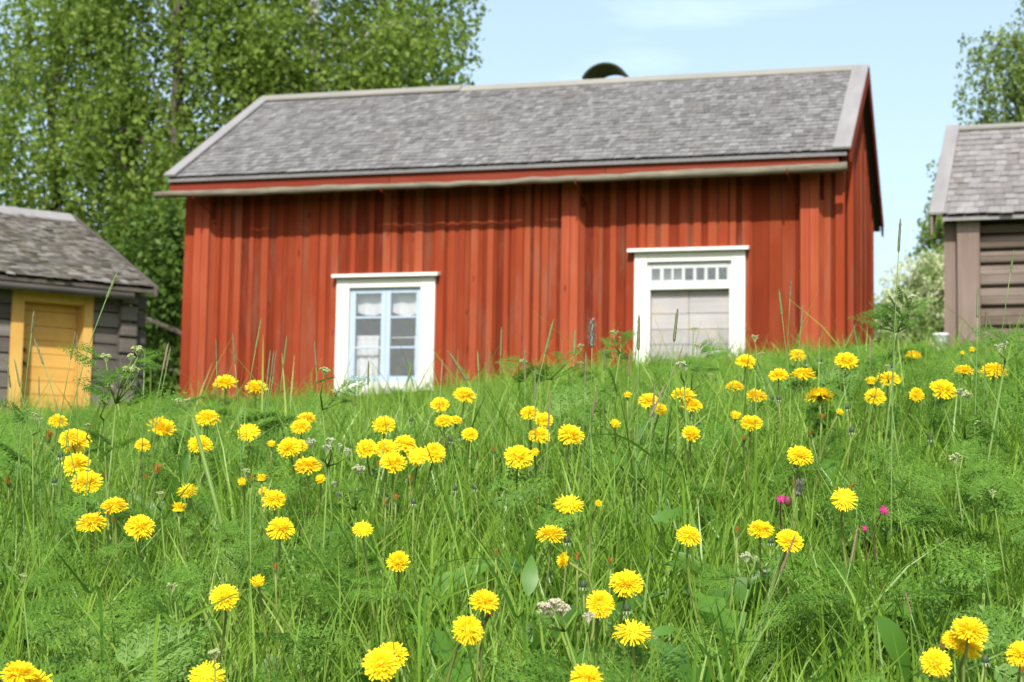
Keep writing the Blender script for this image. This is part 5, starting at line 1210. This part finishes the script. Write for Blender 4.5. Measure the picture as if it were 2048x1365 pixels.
# ------------------------------------------------------------------ single long blades and broad leaves that stand out
for k_, (pl, wp, Z, lab) in enumerate([
([(356, 1250), (430, 1208), (515, 1170)], 7, 1.85, 'long pale grass blade slanting across the lower left dandelion'),
([(108, 1097), (140, 1138), (178, 1186)], 7, 1.95, 'pale stiff blade slanting down to the right in the lower left meadow'),
([(862, 1190), (880, 1138), (920, 1119), (1012, 1120)], 5, 2.1, 'arching grass blade bending to the right left of the image centre'),
([(880, 1198), (950, 1172), (1035, 1140)], 5, 2.0, 'straight blade slanting up to the right above the two lower centre dandelions'),
([(925, 1068), (985, 1140), (1030, 1232)], 7, 1.9, 'wide bluish blade slanting down to the right at lower centre'),
([(1431, 1200), (1447, 1270), (1462, 1385)], 9, 1.8, 'wide upright blade at the bottom right of the wide spread dandelion'),
([(1405, 1262), (1415, 1310), (1434, 1385)], 7, 1.75, 'pale pointed blade next to the wide upright one at the bottom'),
([(1753, 1229), (1700, 1298), (1640, 1360)], 7, 1.8, 'wide blade slanting down left in the lower right meadow'),
([(1176, 875), (1220, 869), (1262, 884), (1305, 915)], 5, 2.6, 'bent dark blade arching over the grass at the middle of the meadow'),
([(1290, 910), (1320, 935), (1348, 960)], 5, 2.5, 'short slanting blade below the bent dark one'),
([(1540, 1284), (1590, 1290), (1640, 1330)], 5, 1.8, 'thin arching blade low between the right pair and the bright clump'),
([(1425, 1316), (1480, 1286), (1540, 1284)], 5, 1.75, 'pale arching blade rising left of the thin one near the bottom'),
([(1720, 1240), (1700, 1180), (1640, 1090)], 7, 2.1, 'wide green blade leaning left below the small pink flower')]):
    P_ = [Vector(ray(x, y)*(Z+.03*i)) for i, (x, y) in enumerate(pl)]; o = P_[0] if pl[0][1] > pl[-1][1] else P_[-1]
    if pl[0][1] > pl[-1][1]: P_ = P_[::-1]
    # the blade runs on to its root in the ground
    foot = P_[-1]+(P_[-1]-P_[-2]).normalized()*.03; rt = Vector((foot.x+.01, foot.y+.03, G(foot.x+.01, foot.y+.03)-.01)); P_ += [foot, rt]
    root = None; mb = MB(); n = len(P_); R_ = wp*Z/F_PX/2; side = []
    # resample
    Q = []
    for i in range(n-1):
        for j in range(4):
            a, b, c, d = P_[max(i-1, 0)], P_[i], P_[i+1], P_[min(i+2, n-1)]; t = j/4
            Q.append(.5*((2*b)+(c-a)*t+(2*a-5*b+4*c-d)*t*t+(3*b-a-3*c+d)*t**3))
    Q.append(P_[-1]); m = len(Q); V = []
    for i, q in enumerate(Q):
        tg = (Q[min(i+1, m-1)]-Q[max(i-1, 0)]).normalized(); sd_ = tg.cross(Vector((0, 1, .3))).normalized(); ww = R_*min(1, .08+i/m*2.6)
        V += [q-sd_*ww-rt, q-rt+Vector((0, R_*.35, 0)), q+sd_*ww-rt]
    mb.add(V, [(3*i+j, 3*i+3+j, 3*i+4+j, 3*i+1+j) for i in range(m-1) for j in (0, 1)])
    root = empty('grass_tuft', rt, label=lab, cat='grass', group='single long grass blades')
    mb.build('blade', M['broad'] if k_ % 3 else M['grass'], root, smooth=True)
for (x, y, ln, ang, Z, lob, lab) in [
(1792, 1300, 175, -55, 1.95, False, 'large dark dock leaf in the lower right meadow'),
(1060, 1150, 90, 85, 2.2, False, 'upright broad leaf below the shallow domed dandelion'),
(1340, 1030, 95, 20, 2.6, True, 'toothed nettle like leaf in the middle of the meadow'),
(1330, 1262, 60, 15, 1.95, False, 'folded leaf right of the wide spread dandelion')]:
    c = Vector(ray(x, y)*Z); L_ = ln*Z/F_PX; a = math.radians(ang); d = Vector((math.cos(a), .35, math.sin(a))).normalized(); T_, Fk = broad(5, lob)
    xx = np.array(d); n0 = np.array([.1, -.8, .6]); yy = np.cross(n0, xx); yy /= np.linalg.norm(yy); zz = np.cross(xx, yy); o0 = np.array(c)-xx*L_*.5
    V = o0+L_*(T_[:, :1]*xx+T_[:, 1:2]*yy*1.25+T_[:, 2:]*zz*.5); rt = Vector((o0[0], o0[1]+.01, G(o0[0], o0[1]+.01)-.005))
    root = empty('leafy_sprig', rt, label=lab, cat='leaf', group='broad leaves in the meadow')
    npmesh('leaf', V-np.array(rt), Fk, M['broad'], root, smooth=True)
    mb = MB(); mb.tube([(0, 0, 0), tuple((Vector(o0)-rt)*.6+Vector((0, .004, 0))), tuple(Vector(o0)-rt)], [.0016, .0014, .001], 5); mb.build('stem', M['pstem'], root)
